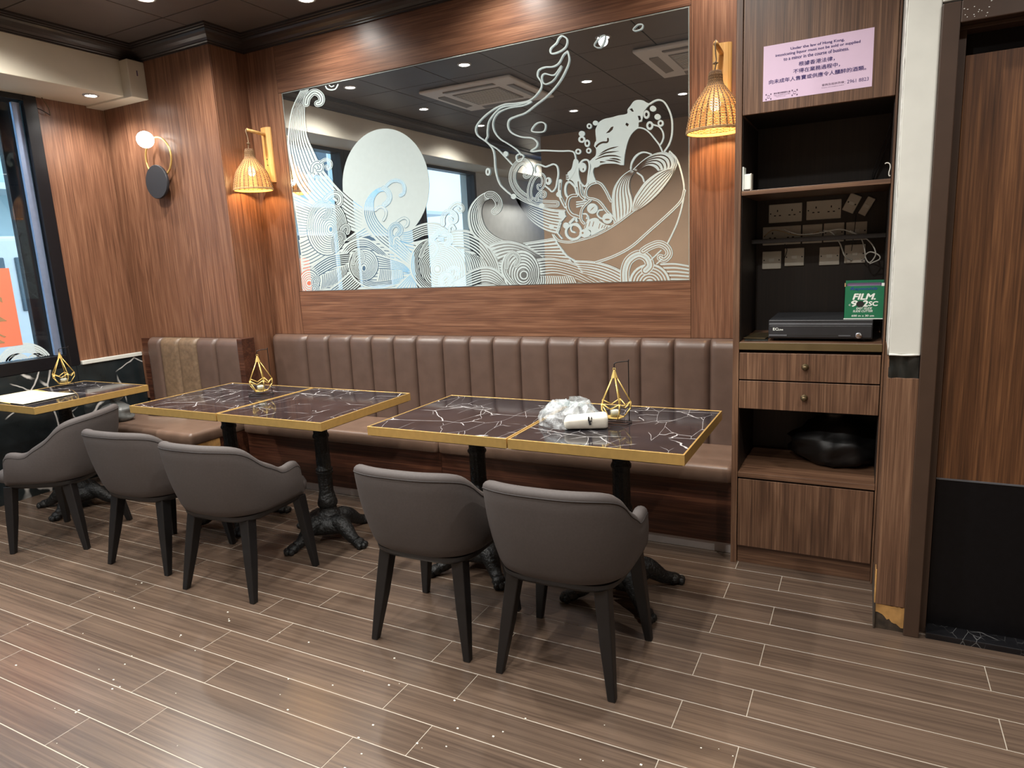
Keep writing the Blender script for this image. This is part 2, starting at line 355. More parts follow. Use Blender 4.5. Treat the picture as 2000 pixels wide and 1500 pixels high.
# ceiling boards on dark joints
ceil = struct(MB().box(LEFT-.1, XR+.1, YB2-.1, WALL+.1, CEIL+.012, CEIL+.15).obj('ceiling', M['ceilgap']), 'dark brown board ceiling with joints')
cp = MB().box(-.296, .296, -.296, .296, 0, .012).obj('ceiling_board', M['ceil'], bevel=.001, seg=1); first = True
for i in range(-3, 11):
    for j in range(-14, 2):
        x, y = -3.9+.6*i-.3+.0, 3.034+.6*j+.3-.0
        if x < LEFT+.1 or x > XR-.1 or y > WALL+.25 or y < YB2+.2: continue
        if x > -3.6 and y < YF-.2: continue
        o = cp if first else cp.copy()
        if not first: COL.objects.link(o)
        first = False; o.parent = ceil; o.location = (x, y, CEIL)
# --- back wall with its laminate panels
wb = struct(MB().box(PIER_X-.05, .3, WALL, WALL+.15, 0, CEIL).obj('wall_back', M['cabdark']), 'walnut laminate back wall around the mirror')
mxl, mxr, mzb, mzt = -3.537, -.817, 1.2875, 2.610
BX('laminate_panel', PIER_X, mxl-.028, WALL-.012, WALL, .9, CEIL, M['woodV'], wb, .001)
BX('laminate_panel', mxl-.026, mxr+.006, WALL-.012, WALL, mzt+.002, CEIL, M['woodH'], wb, .001)
BX('laminate_panel', mxl-.026, mxr+.006, WALL-.012, WALL, .9, mzb-.002, M['woodH'], wb, .001)
BX('laminate_panel', mxr+.008, -.50, WALL-.012, WALL, .9, CEIL, M['woodV'], wb, .001)
BX('laminate_panel', mxl-.026, mxl, WALL-.012, WALL, mzb, mzt, M['woodV'], wb, .0005)
BX('laminate_panel', mxr, mxr+.006, WALL-.012, WALL, mzb, mzt, M['woodV'], wb, .0005)
# --- pier in the window corner
wp = struct(MB().box(LEFT-.1, PIER_X, PIER_Y, WALL+.1, 0, CEIL).obj('wall_pier', M['cabdark']), 'walnut laminate pier beside the window')
BX('laminate_panel', LEFT, PIER_X+.006, PIER_Y-.008, PIER_Y, .5, CEIL, M['woodV'], wp, .001)
BX('laminate_panel', PIER_X, PIER_X+.008, PIER_Y, WALL-.013, .5, CEIL, M['woodV'], wp, .001)
# --- left (window) wall
wl_ = struct(MB().box(LEFT-.25, LEFT-.01, 2.835, PIER_Y+.1, 0, CEIL).box(LEFT-.25, LEFT-.01, YB2, 2.835, 0, .84).box(LEFT-.25, LEFT-.01, YB2, 2.835, 2.70, CEIL).box(LEFT-.25, LEFT-.01, YB2, -1.5, 0, CEIL).obj('wall_left', M['whitewall']), 'window-side wall with black marble dado')
BX('laminate_panel', LEFT-.01, LEFT, 2.835, PIER_Y-.008, .855, 2.668, M['woodV'], wl_, .001)
for k, (a, b) in enumerate(((-1.5, .0), (0.0, 1.45), (1.45, 2.80), (2.80, PIER_Y-.008))):
    BX('marble_slab', LEFT-.01, LEFT+.012, a+.001, b-.001, .0, .84, M['marblewall'], wl_, .001)
BX('dado_cap', LEFT-.01, LEFT+.022, 2.84, PIER_Y-.008, .84, .868, M['whitewall'], wl_, .003)
BX('wall_lining', LEFT-.01, LEFT, YB2, -1.5, 0, CEIL, M['whitewall'], wl_, .001)
# window
def window(nm, y0, y1, mull=True):
    z0, z1 = .842, 2.70
    o = struct(MB().box(LEFT-.12, LEFT+.015, y1-.085, y1, z0, z1).box(LEFT-.12, LEFT+.015, y0, y0+.05, z0, z1).box(LEFT-.12, LEFT+.015, y0+.05, y1-.085, z0, z0+.085).box(LEFT-.12, LEFT+.015, y0+.05, y1-.085, z1-.07, z1).obj(nm, M['blackframe'], bevel=.003), 'black metal shopfront window frame')
    BX('pane', LEFT-.052, LEFT-.046, y0+.05, y1-.085, z0+.085, z1-.07, M['glass'], o, 0)
    return o
w1 = window('window_1', 1.30, 2.83)
BX('metal_strip', LEFT-.044, LEFT-.02, 2.688, 2.738, .93, 2.62, M['silver'], w1, .002)
w2 = window('window_2', -.10, 1.29); w3 = window('window_3', -1.5, -.11)
# etched wave vinyl on the lower edge of the first pane
vm = MB()
def varc(cy, cz, r0, r1, a0, a1, n=40, x=LEFT-.0445):
    ps = []
    for k in range(n+1):
        a = a0+(a1-a0)*k/n; ps.append(((x, cy+r0*math.cos(a), cz+r0*math.sin(a)), (x, cy+r1*math.cos(a), cz+r1*math.sin(a))))
    for (a, b), (c, d) in zip(ps, ps[1:]): vm.quad(a, b, d, c)
def rise(cy, cz, r0, r1, n):
    for k in range(n):
        a, b = r0+(r1-r0)*k/n, r0+(r1-r0)*(k+.86)/n; s = math.asin(min(1, max(-.2, (.932-cz)/a))); varc(cy, cz, a, b, s, math.pi-s)
rise(2.50, .86, .115, .185, 5); rise(2.455, .895, .045, .085, 3); rise(2.575, .895, .042, .070, 2); rise(2.08, .80, .14, .30, 7)
vin = vm.obj('wave_decal', M['vinyl'], w1)
# clip the decal to the glass: flatten vertices below the bottom rail onto it
for v in vin.data.vertices: v.co.z = max(v.co.z, .93); v.co.y = min(v.co.y, 2.685)
# --- soffit over the window, with boxed end
sf = struct(MB().box(LEFT-.02, -4.585, YB2, 3.18, 2.668, CEIL).obj('trim_1', M['white'], bevel=.004), 'cream plaster soffit above the window')
MB().box(LEFT-.02, -4.50, 3.175, PIER_Y-.008, 2.655, 2.90).obj('end_box', M['white'], sf, bevel=.005, seg=2)
BX('dent', -4.500, -4.498, 3.235, 3.243, 2.80, 2.835, M['inkgrey'], sf, 0)
# --- crown moulding (profile swept along wall runs)
prof = [(.0, 2.905), (.012, 2.905), (.012, 2.913), (.020, 2.918), (.020, 2.924), (.030, 2.936), (.050, 2.948), (.074, 2.956), (.082, 2.968), (.082, 2.974), (.092, 2.978), (.092, 2.985), (.102, 2.988), (.102, CEIL), (0, CEIL)]
def crown(nm, path):
    P = [Vector((*p, 0)) for p in path]; rs = []
    for i, p in enumerate(P):
        d0 = (P[i]-P[i-1]).normalized() if i > 0 else (P[1]-P[0]).normalized()
        d1 = (P[i+1]-P[i]).normalized() if i < len(P)-1 else d0
        n0 = Vector((d0.y, -d0.x, 0)); n1 = Vector((d1.y, -d1.x, 0)); m = (n0+n1); m = m/(m.dot(n0)) if m.length > 1e-6 else n0
        rs.append([(p.x+m.x*o, p.y+m.y*o, z) for o, z in prof])
    return struct(MB().rings(rs).obj(nm, M['crown']), 'dark stepped crown moulding below the ceiling')
crown('trim_2', [(-4.585, YB2), (-4.585, PIER_Y-.008), (PIER_X+.008, PIER_Y-.008), (PIER_X+.008, WALL-.012), (-.508, WALL-.012)])
# --- right: white pier, wall over the door, wall behind camera
wr = struct(MB().box(.082, .178, DOOR_Y, WALL, 1.05, CEIL).box(.178, XR, DOOR_Y, DOOR_Y+.2, 2.17, CEIL).box(1.14, XR, DOOR_Y, DOOR_Y+.2, 0, 2.17).obj('wall_right', M['whitewall'], bevel=.004), 'white painted pier and wall around the door')
# rough filler bead along the pier edge
fb = MB(); random.seed(3)
pts = [(.081+random.uniform(-.0012, .001), DOOR_Y+.003+random.uniform(-.001, .001), 1.05+i*.03) for i in range(64)]
fb.tube(pts, [random.uniform(.002, .004) for _ in pts], 6); fb.obj('filler_bead', M['plaster'], wr, smooth=True)
fb = MB(); fb.tube([(.083, DOOR_Y-.002, 1.052), (.12, DOOR_Y-.004, 1.05), (.15, DOOR_Y-.003, 1.051), (.176, DOOR_Y-.002, 1.052)], [.004,.003,.004,.003], 6); fb.obj('filler_bead', M['plaster'], wr, smooth=True)
BX('core', .086, .176, DOOR_Y+.012, WALL, 0, 1.05, M['blacktape'], wr, .001)
BX('wood_cladding', .084, .178, DOOR_Y, DOOR_Y+.012, .105, .968, M['cabV'], wr, .001)
BX('side_cladding', .080, .086, DOOR_Y+.004, CAB_Y-.002, .105, 1.05, M['cabV'], wr, .001)
# crumpled black sheet showing in the gap
g = MB(); nx, nz = 10, 6
for j in range(nz+1):
    for i in range(nx+1):
        x = .084+.092*i/nx; z = .968+.082*j/nz; g.v.append((x, DOOR_Y+.006+.008*noise.noise((x*60, z*25, 1))+.004*math.sin(x*140+z*30), z))
for j in range(nz):
    for i in range(nx): a = j*(nx+1)+i; g.f.append((a, a+1, a+nx+2, a+nx+1)); g.m.append(0)
g.obj('plastic_sheet', M['blacktape'], wr, smooth=True)
# broken bottom of the cladding: splintered raw plywood over dirty core
g = MB()
top = [(.084+.094*i/12, .106-.004*i/12+random.uniform(-.004, .003)) for i in range(13)]
mid = [(.084+.094*i/12, .066-.052*(i/12)**1.3+random.uniform(-.006, .006)) for i in range(13)]
for i in range(12):
    g.quad((top[i][0], DOOR_Y+.002, top[i][1]), (top[i+1][0], DOOR_Y+.002, top[i+1][1]), (mid[i+1][0], DOOR_Y+.006, mid[i+1][1]), (mid[i][0], DOOR_Y+.006, mid[i][1]))
    g.quad((top[i][0], DOOR_Y+.002, top[i][1]), (top[i+1][0], DOOR_Y+.002, top[i+1][1]), (top[i+1][0], DOOR_Y+.012, top[i+1][1]+.002), (top[i][0], DOOR_Y+.012, top[i][1]+.002))
g.obj('splintered_plywood', M['rawwood'], wr)
g = MB()
for i in range(12):
    b0, b1 = .0, .0
    g.quad((mid[i][0], DOOR_Y+.007, mid[i][1]), (mid[i+1][0], DOOR_Y+.007, mid[i+1][1]), (mid[i+1][0], DOOR_Y+.011, b1), (mid[i][0], DOOR_Y+.011, b0))
g.obj('broken_edge', M['rawdark'], wr)
BX('raw_strip', .079, .0845, DOOR_Y+.002, CAB_Y-.004, 0, .105, M['rawdark'], wr, .001); BX('raw_strip', .0785, .0835, DOOR_Y+.003, DOOR_Y+.05, .105, .24, M['rawwood'], wr, .001)
# door
dr = struct(MB().box(.178, .228, DOOR_Y-.012, DOOR_Y+.10, 0, 2.162).box(.2282, 1.0898, DOOR_Y-.012, DOOR_Y+.10, 2.098, 2.162).box(1.09, 1.15, DOOR_Y-.012, DOOR_Y+.10, 0, 2.162).obj('door_1', M['doorframe'], bevel=.003), 'brown framed door with black kick plate')
MB().box(.228, .252, DOOR_Y+.04, DOOR_Y+.10, 0, 2.098).box(.228, 1.09, DOOR_Y+.03, DOOR_Y+.10, 2.085, 2.098).obj('door_stop', M['doorframe'], dr, bevel=.002)
BX('leaf', .256, 1.085, DOOR_Y+.08, DOOR_Y+.12, .59, 2.018, M['doorwood'], dr, .002)
BX('kick_plate', .256, 1.085, DOOR_Y+.077, DOOR_Y+.12, .0, .59, M['kick'], dr, .001)
BX('leak_blocker', .20, 1.12, DOOR_Y+.126, DOOR_Y+.15, 0, 2.12, M['kick'], dr, 0)  # added unseen panel, keeps sky light from leaking under and around the leaf
BX('transom', .252, 1.09, DOOR_Y+.10, DOOR_Y+.125, 2.018, 2.098, M['kick'], dr, .001)
BX('threshold', .25, 1.09, DOOR_Y+.0, DOOR_Y+.09, -.002, .022, M['sill'], dr, .003)
BX('kick_trim', .256, 1.085, DOOR_Y+.0745, DOOR_Y+.08, .589, .594, M['reglight'], dr, 0)
for i in range(16):
    x, z = .235+random.uniform(0,.075), 2.105+random.uniform(0, .05); MB().ball((x, DOOR_Y-.0125, z), random.uniform(.001,.0025), .001, .0015, 6, 4).obj('paint_chip', M['plaster'], dr)
# walls outside the frame: behind the camera, bay beyond, right end
M['oppwall'] = plain('beige_brown_wall', srgb(150, 122, 96), .6, noise_amt=.06, nscale=3)
M['greywall'] = plain('grey_bay_wall', srgb(120, 112, 106), .6, noise_amt=.06, nscale=3)
struct(MB().box(-3.9, XR+.1, YF-.15, YF, 0, CEIL).obj('wall_front', M['oppwall']), 'plain beige-brown wall opposite the mirror')
struct(MB().box(-3.9, -3.75, YB2, YF-.15, 0, CEIL).box(LEFT-.2, -3.75, YB2-.15, YB2, 0, CEIL).obj('wall_bay', M['greywall']), 'grey walls of the bay beside the window')
struct(MB().box(XR, XR+.15, YF, DOOR_Y+.2, 0, CEIL).obj('wall_side', M['oppwall']), 'beige-brown side wall')
# ------------------------------------------------------------------ ceiling fittings
GRP = 'recessed downlights in the ceiling'
lights = [(-4.12, 2.17), (-2.95, 2.15), (-1.78, 2.12), (-.60, 2.10), (-4.12, 1.03), (-2.34, 1.0), (-.5, 1.0), (-4.11, -.13), (-2.92, -.11), (-1.73, -.11), (-.55, -.11), (-2.98, 3.30), (-1.78, 3.30), (-.62, 3.30), (-4.3, -2.5), (1.0, 1.5), (-3.70, 2.78)]
def downlight(x, y, z, label, watt, col=SPOT_COL, size=150, tilt=None, r=.042):
    t = thing('downlight', label, 'downlight', (x, y, z), 0, GRP)
    a = MB().lathe([(r+.016, 0), (r+.014, -.006), (r+.003, -.008), (r, -.002)], 28, cap0=False, cap1=False).obj('trim_ring', M['ledtrim'], t, smooth=True)
    b = MB().lathe([(r, -.002), (r*.5, -.004), (.001, -.005)], 24, cap0=True).obj('led_disc', M['led'], t, smooth=True)
    ld = bpy.data.lights.new('downlight_beam', 'SPOT'); ld.energy = watt; ld.color = col; ld.spot_size = math.radians(size); ld.spot_blend = .8; ld.shadow_soft_size = .035
    lo = bpy.data.objects.new('downlight_beam', ld); COL.objects.link(lo); lo.parent = t; lo.location = (0, 0, -.03)
    if tilt: lo.rotation_euler = tilt
    return t
where = ['over the table of papers, near the window soffit', 'between the mirror and the window-side air conditioner', 'between the mirror and the other air conditioner', 'in front of the tall cabinet', 'between the window soffit and the nearer air conditioner', 'midway between the two air conditioners', 'past the air conditioner on the door side', 'at the corner of the bay opening, near the soffit', 'behind the window-side air conditioner, along the plain wall', 'behind the door-side air conditioner, along the plain wall', 'close to the plain wall on the door side', 'close to the wall above the sun of the mirror', 'close to the wall above the steam of the mirror', 'close to the wall beside the cabinet lamp', 'deep in the bay beside the window', 'in front of the kick-plate door', 'over the short banquette, near the pier corner']
for (x, y), wh in zip(lights, where): downlight(x, y, CEIL, 'small round downlight '+wh, SPOT_W*(.32 if y > 3 else 1))
tag(downlight(-4.704, 3.02, 2.668, 'small round downlight in the cream soffit by the window', 34, r=.035, size=150), group='downlights in the soffit')
def cassette(x, y, label):
    t = thing('air_conditioner', label, 'air conditioner', (x, y, CEIL-.002), 0, 'ceiling cassette air conditioners')
    MB().box(-.475, .475, -.475, .475, -.028, 0).obj('panel', M['acwhite'], t, bevel=.012, seg=3)
    g = MB().box(-.25, .25, -.25, .25, -.034, -.028).obj('grille', M['acgrey'], t, bevel=.004)
    for k in range(12):
        MB().box(-.23, .23, -.225+k*.04, -.215+k*.04, -.038, -.034).obj('grille_bar', M['acwhite'], g)
    for a in range(4):
        m = MB(); 
        pts = [(-.26, .33, -.030), (.26, .33, -.030), (.26, .40, -.040), (-.26, .40, -.040)]
        c, s = math.cos(a*math.pi/2), math.sin(a*math.pi/2); q = [(p[0]*c-p[1]*s, p[0]*s+p[1]*c, p[2]) for p in pts]
        m.add(q+[(p[0], p[1], -.028) for p in q], [(0,1,2,3),(4,7,6,5),(0,4,5,1),(1,5,6,2),(2,6,7,3),(3,7,4,0)]).obj('louvre', M['acgrey'], t)
    return t
M['acwhite'] = plain('ac_white_plastic', srgb(206, 200, 192), .5, noise_amt=.02); M['acgrey'] = plain('ac_grey_grille', srgb(120, 114, 108), .5, noise_amt=.05)
cassette(-3.26, 1.20, 'white four-way cassette air conditioner nearer the window'); cassette(-1.22, 1.22, 'white four-way cassette air conditioner nearer the door side')
# lit blue screen on the far bay wall (seen in the mirror)
M['bluescreen'] = plain('blue_screen', (.1,.3,.9), .3, emit=(.25, .5, 1.0), estr=2.5)
t = thing('wall_screen', 'small glowing blue screen on the far bay wall', 'screen', (-4.55, YB2, 2.2))
MB().box(-.32, .32, 0, .05, -.2, .2).obj('casing', M['blackframe'], t, bevel=.006); MB().box(-.30, .30, .05, .054, -.18, .18).obj('display', M['bluescreen'], t)
# ------------------------------------------------------------------ street outside
M['pave'] = plain('grey_pavement', srgb(150,152,152), .8, noise_amt=.1, nscale=4); M['facade'] = plain('pale_blue_render', srgb(196, 220, 224), .8, noise_amt=.05, nscale=2)
M['darkpier'] = plain('dark_granite_pier', srgb(30, 32, 40), .2, noise_amt=.04, nscale=8); M['vanwhite'] = plain('white_vehicle_paint', srgb(236,240,242), .3, noise_amt=.02)
M['darkglass'] = plain('dark_vehicle_glass', srgb(84, 104, 116), .1, noise_amt=.05); M['redsign'] = plain('red_sign', srgb(196, 60, 60), .6, noise_amt=.05); M['tyre'] = plain('tyre_rubber', srgb(28,28,28), .8, noise_amt=.1)
struct(MB().box(-30, LEFT-.3, -25, 30, -.20, -.05).obj('trim_3', M['pave']), 'grey street paving outside the window')
tag(MB().box(LEFT-.32, LEFT-.265, 2.712, 3.05, -.05, 3.3).obj('street_pillar', M['darkpier'], bevel=.01), 'dark glossy stone pillar outside beside the window frame', 'pillar')
bt = thing('apartment_building', 'pale blue-white building across the street', 'building', (-13, 4, -.05))
MB().box(-3, 0, -16, 14, 0, 12).obj('wall', M['facade'], bt)
for j in range(4):
    for i in range(12):
        y0 = -13.8+i*2.4; z0 = .4+j*2.9 if j else .3
        w = MB().box(-.02, .06, y0, y0+1.5, z0+.5, z0+2.1).obj('window', M['vanwhite'], bt); MB().box(.05, .075, y0+.08, y0+1.42, z0+.58, z0+2.02).obj('pane', M['darkglass'], w)
MB().box(-.02, .5, -3, 1, 2.5, 2.9).obj('shop_sign', M['redsign'], bt); MB().box(-.02, .9, -16, 14, 2.95, 3.05).obj('canopy', M['vanwhite'], bt)
for i in range(5): 
    a = MB().box(0, .35, -2+i*2.4, -1.2+i*2.4, 3.4, 4.0).obj('air_unit', M['acwhite'], bt)
vt = thing('van', 'white van parked in the street outside the window', 'van', (-8.6, 4.2, -.05))
vb = MB(); sec = [(-2.2,.45),(-2.2,1.1),(-1.9,1.25),(-1.45,1.95),(2.1,2.0),(2.2,1.7),(2.2,.4)]
vb.rings([[(x, y, z) for (y, z) in sec] for x in (-.85, .85)]); vb.obj('body', M['vanwhite'], vt, bevel=.05, seg=3)
for y0, y1 in ((-1.35,-.4), (-.3, .8), (.9, 2.0)): MB().box(.84, .87, y0, y1, 1.2, 1.75).obj('side_window', M['darkglass'], vt, bevel=.01)
for yy in (-1.4, 1.4):
    w = MB(); w.rings([[(x, yy+.33*math.cos(a*.2618), .33+.33*math.sin(a*.2618)) for a in range(24)] for x in (.70, .88)]); w.obj('wheel', M['tyre'], vt)
    w = MB(); w.rings([[(x, yy+.33*math.cos(a*.2618), .33+.33*math.sin(a*.2618)) for a in range(24)] for x in (-.88, -.70)]); w.obj('wheel', M['tyre'], vt)
# ================================================================== FURNITURE
def rbox(m, x0, x1, y0, y1, z0, z1, r, n=4, mi=0):
    """box with rounded vertical profile on all top edges (cushion)"""
    def ring(ix, z):
        rr = min(r, (x1-x0)/2-.001); pts = []
        a0, a1, b0, b1 = x0+ix, x1-ix, y0+ix, y1-ix; q = max(.002, rr-ix)
        for cx, cy, s in ((a1-q, b1-q, 0), (a0+q, b1-q, 1), (a0+q, b0+q, 2), (a1-q, b0+q, 3)):
            for k in range(n+1):
                a = math.pi/2*(s+k/n); pts.append((cx+q*math.cos(a), cy+q*math.sin(a), z))
        return pts
    rs = [ring(r*.35, z0), ring(0, z0+r*.35)]
    for k in range(n+1):
        a = math.pi/2*k/n; rs.append(ring(r*(1-math.cos(a)), z1-r+r*math.sin(a)))
    return m.rings(rs, mi=mi)
# --- banquettes
def banquette(label, x0, x1, yf, yb, seams, seat_seams, z_top=.985, leather='leather', worn=(), right_panel=False, toe=True):
    t = thing('banquette', label, 'bench', ((x0+x1)/2, (yf+yb)/2, 0), 0, 'brown channelled banquettes along the wall')
    ox, oy = (x0+x1)/2, (yf+yb)/2
    def part(m, nm, mat, **k):
        m.v = [(a-ox, b-oy, c) for a, b, c in m.v]; return m.obj(nm, mat, t, **k)
    part(MB().box(x0, x1, yf+.035, yb, .052, .365), 'base_panel', M['baseH'], bevel=.001)
    if toe: part(MB().box(x0, x1, yf+.045, yb, 0, .052), 'toe_kick', M['toekick'], bevel=.001)
    for a, b in zip(seat_seams, seat_seams[1:]):
        part(rbox(MB(), a+.001, b-.001, yf, yb, .36, .442, .028, 5), 'seat_cushion', M['seatlea'], smooth=True)
    part(MB().box(x0 if seams[0] > x0 else seams[0], x1, yb+.062, yb+.076, .3, z_top-.01), 'back_board', M['baseH'])
    for k, (a, b) in enumerate(zip(seams, seams[1:])):
        # one upholstered channel: bulged front, rolled top
        m = MB(); rs = []; n = 12; w = b-a
        for j in range(15):
            if j < 9: z = .425+(z_top-.05-.425)*j/8; push = 0; dz = 0
            else:
                a2 = math.pi/2*(j-8)/6; z = z_top-.05+.05*math.sin(a2); push = .05*(1-math.cos(a2))
            ring = []
            for i in range(n+1):
                u = i/n; e = abs(2*u-1); bul = .020*(1-e**6)**.5 if e < 1 else 0
                lean = .012*(j/14)
                ring.append((a+.0006+(w-.0012)*u, yb+.020+push*.9+lean-bul, z))
            ring += [(b-.0006, yb+.064, z), (a+.0006, yb+.064, z)]
            rs.append(ring)
        m.rings(rs); part(m, 'back_channel', M['worn'] if k in worn else M[leather], smooth=True, angle=60)
    if right_panel: part(MB().box(x1, x1+.05, yb-.01, yb+.10, .3, z_top+.005), 'end_panel', M['baseH'], bevel=.003)
    return t
sA = [-3.822, -3.494, -3.289, -3.096, -2.914, -2.731, -2.551, -2.346, -2.154]
sB = [-2.154, -1.987, -1.80, -1.62, -1.438, -1.255, -1.071, -.888, -.70, -.512]
banquette('long brown banquette under the wave end of the mirror', -3.745, -2.155, 3.11, 3.505, sA, [-3.745, -2.155])
banquette('long brown banquette against the tall cabinet', -2.153, -.512, 3.11, 3.505, sB, [-2.153, -.512])
cb_ = banquette('short worn brown banquette in front of the window pier', -4.93, -3.80, 2.74, 3.205, [-4.80, -4.659, -4.455, -4.259, -4.059, -3.79], [-4.93, -3.79], .99, worn=(1, 2), right_panel=True)
lab = MB().box(0, .002, -.09, .09, 0, .055).obj('torn_label', M['rawwood'], cb_); lab.location = (-3.799-(-4.365), 2.87-2.9725, .305)
# --- tables
def make_table(label, x, y, rfoot):
    t = thing('marble_table', label, 'table', (x, y, 0), 0, 'square black marble tables with brass edges')
    h = .347
    MB().box(-h+.006, h-.006, -h+.006, h-.006, .722, .7485).obj('tabletop', M['marbletop'], t)
    fr = MB(); sq = lambda k, z: [(-k, -k, z), (k, -k, z), (k, k, z), (-k, k, z)]; i_ = h-.007
    fr.rings([sq(i_, .710), sq(h, .710), sq(h, .750), sq(i_, .750), sq(i_, .710)], True, False, False)
    fr.obj('brass_edge', M['gold'], t, bevel=.0006, seg=1)
    MB().box(-h+.01, h-.01, -h+.01, h-.01, .705, .722).obj('underside', M['legblack'], t)
    MB().box(-.13, .13, -.13, .13, .690, .705).lathe([(.05, .66), (.06, .69)], 16).obj('mounting_plate', M['iron'], t)
    flute = lambda a, z: 1+.045*math.cos(12*a) if (.24 < z < .64) else 1
    MB().lathe([(.062,.125),(.060,.150),(.050,.158),(.046,.172),(.044,.180),(.052,.190),(.053,.205),(.048,.222),(.040,.255),(.037,.262),(.0375,.33),(.038,.362),(.044,.368),(.044,.376),(.038,.380),(.044,.386),(.044,.392),(.037,.398),(.036,.50),(.036,.56),(.042,.568),(.042,.578),(.036,.586),(.035,.66)], 36, mod=flute).obj('column', M['iron'], t, smooth=True, angle=50)
    MB().lathe([(.095,.050),(.115,.072),(.112,.095),(.092,.116),(.076,.127),(.068,.134)], 32, mod=lambda a, z: 1+.10*math.cos(4*(a-rfoot)) if z < .1 else 1).obj('base_hub', M['iron'], t, smooth=True)
    for k in range(4):
        a = rfoot+k*math.pi/2; m = MB(); ca, sa = math.cos(a), math.sin(a)
        path = [(.055, .095), (.09, .100), (.125, .088), (.16, .062), (.19, .040), (.225, .030)]
        P = smoothpath([(r*ca, r*sa, z) for r, z in path], 4); R = [interp([(0,.052),(.35,.044),(.7,.032),(1,.024)], i/(len(P)-1)) for i in range(len(P))]
        m.tube(P, R, 10)
        # knobbly ridge down the back of the leg
        for i in range(3, len(P)-4, 1): m.ball((P[i].x, P[i].y, P[i].z+R[i]*.96), .006, .006, .005, 6, 4)
        # lion-paw foot with three toes
        m.ball((.235*ca, .235*sa, .025), .034, .034, .025, 10, 6)
        for d in (-.42, 0, .42):
            m.ball((.252*ca+.022*math.cos(a+d*2.6)*1.0-.0*sa, .252*sa+.022*math.sin(a+d*2.6), .016), .017, .017, .018, 8, 6)
        m.obj('claw_foot', M['iron'], t, smooth=True)
    return t
T = {}
T[0] = make_table('marble table with cream papers under the window', -4.478, 2.388, .48)
T[1] = make_table('marble table beside the short worn banquette', -3.232, 2.590, .85)
T[2] = make_table('marble table with nothing standing on it, next to the lantern table', -2.530, 2.590, -.19)
T[3] = make_table('marble table with bare top beside the one with a crumpled bag', -1.578, 2.603, .82)
T[4] = make_table('marble table carrying a crumpled clear bag and a gold lantern', -.878, 2.603, .70)
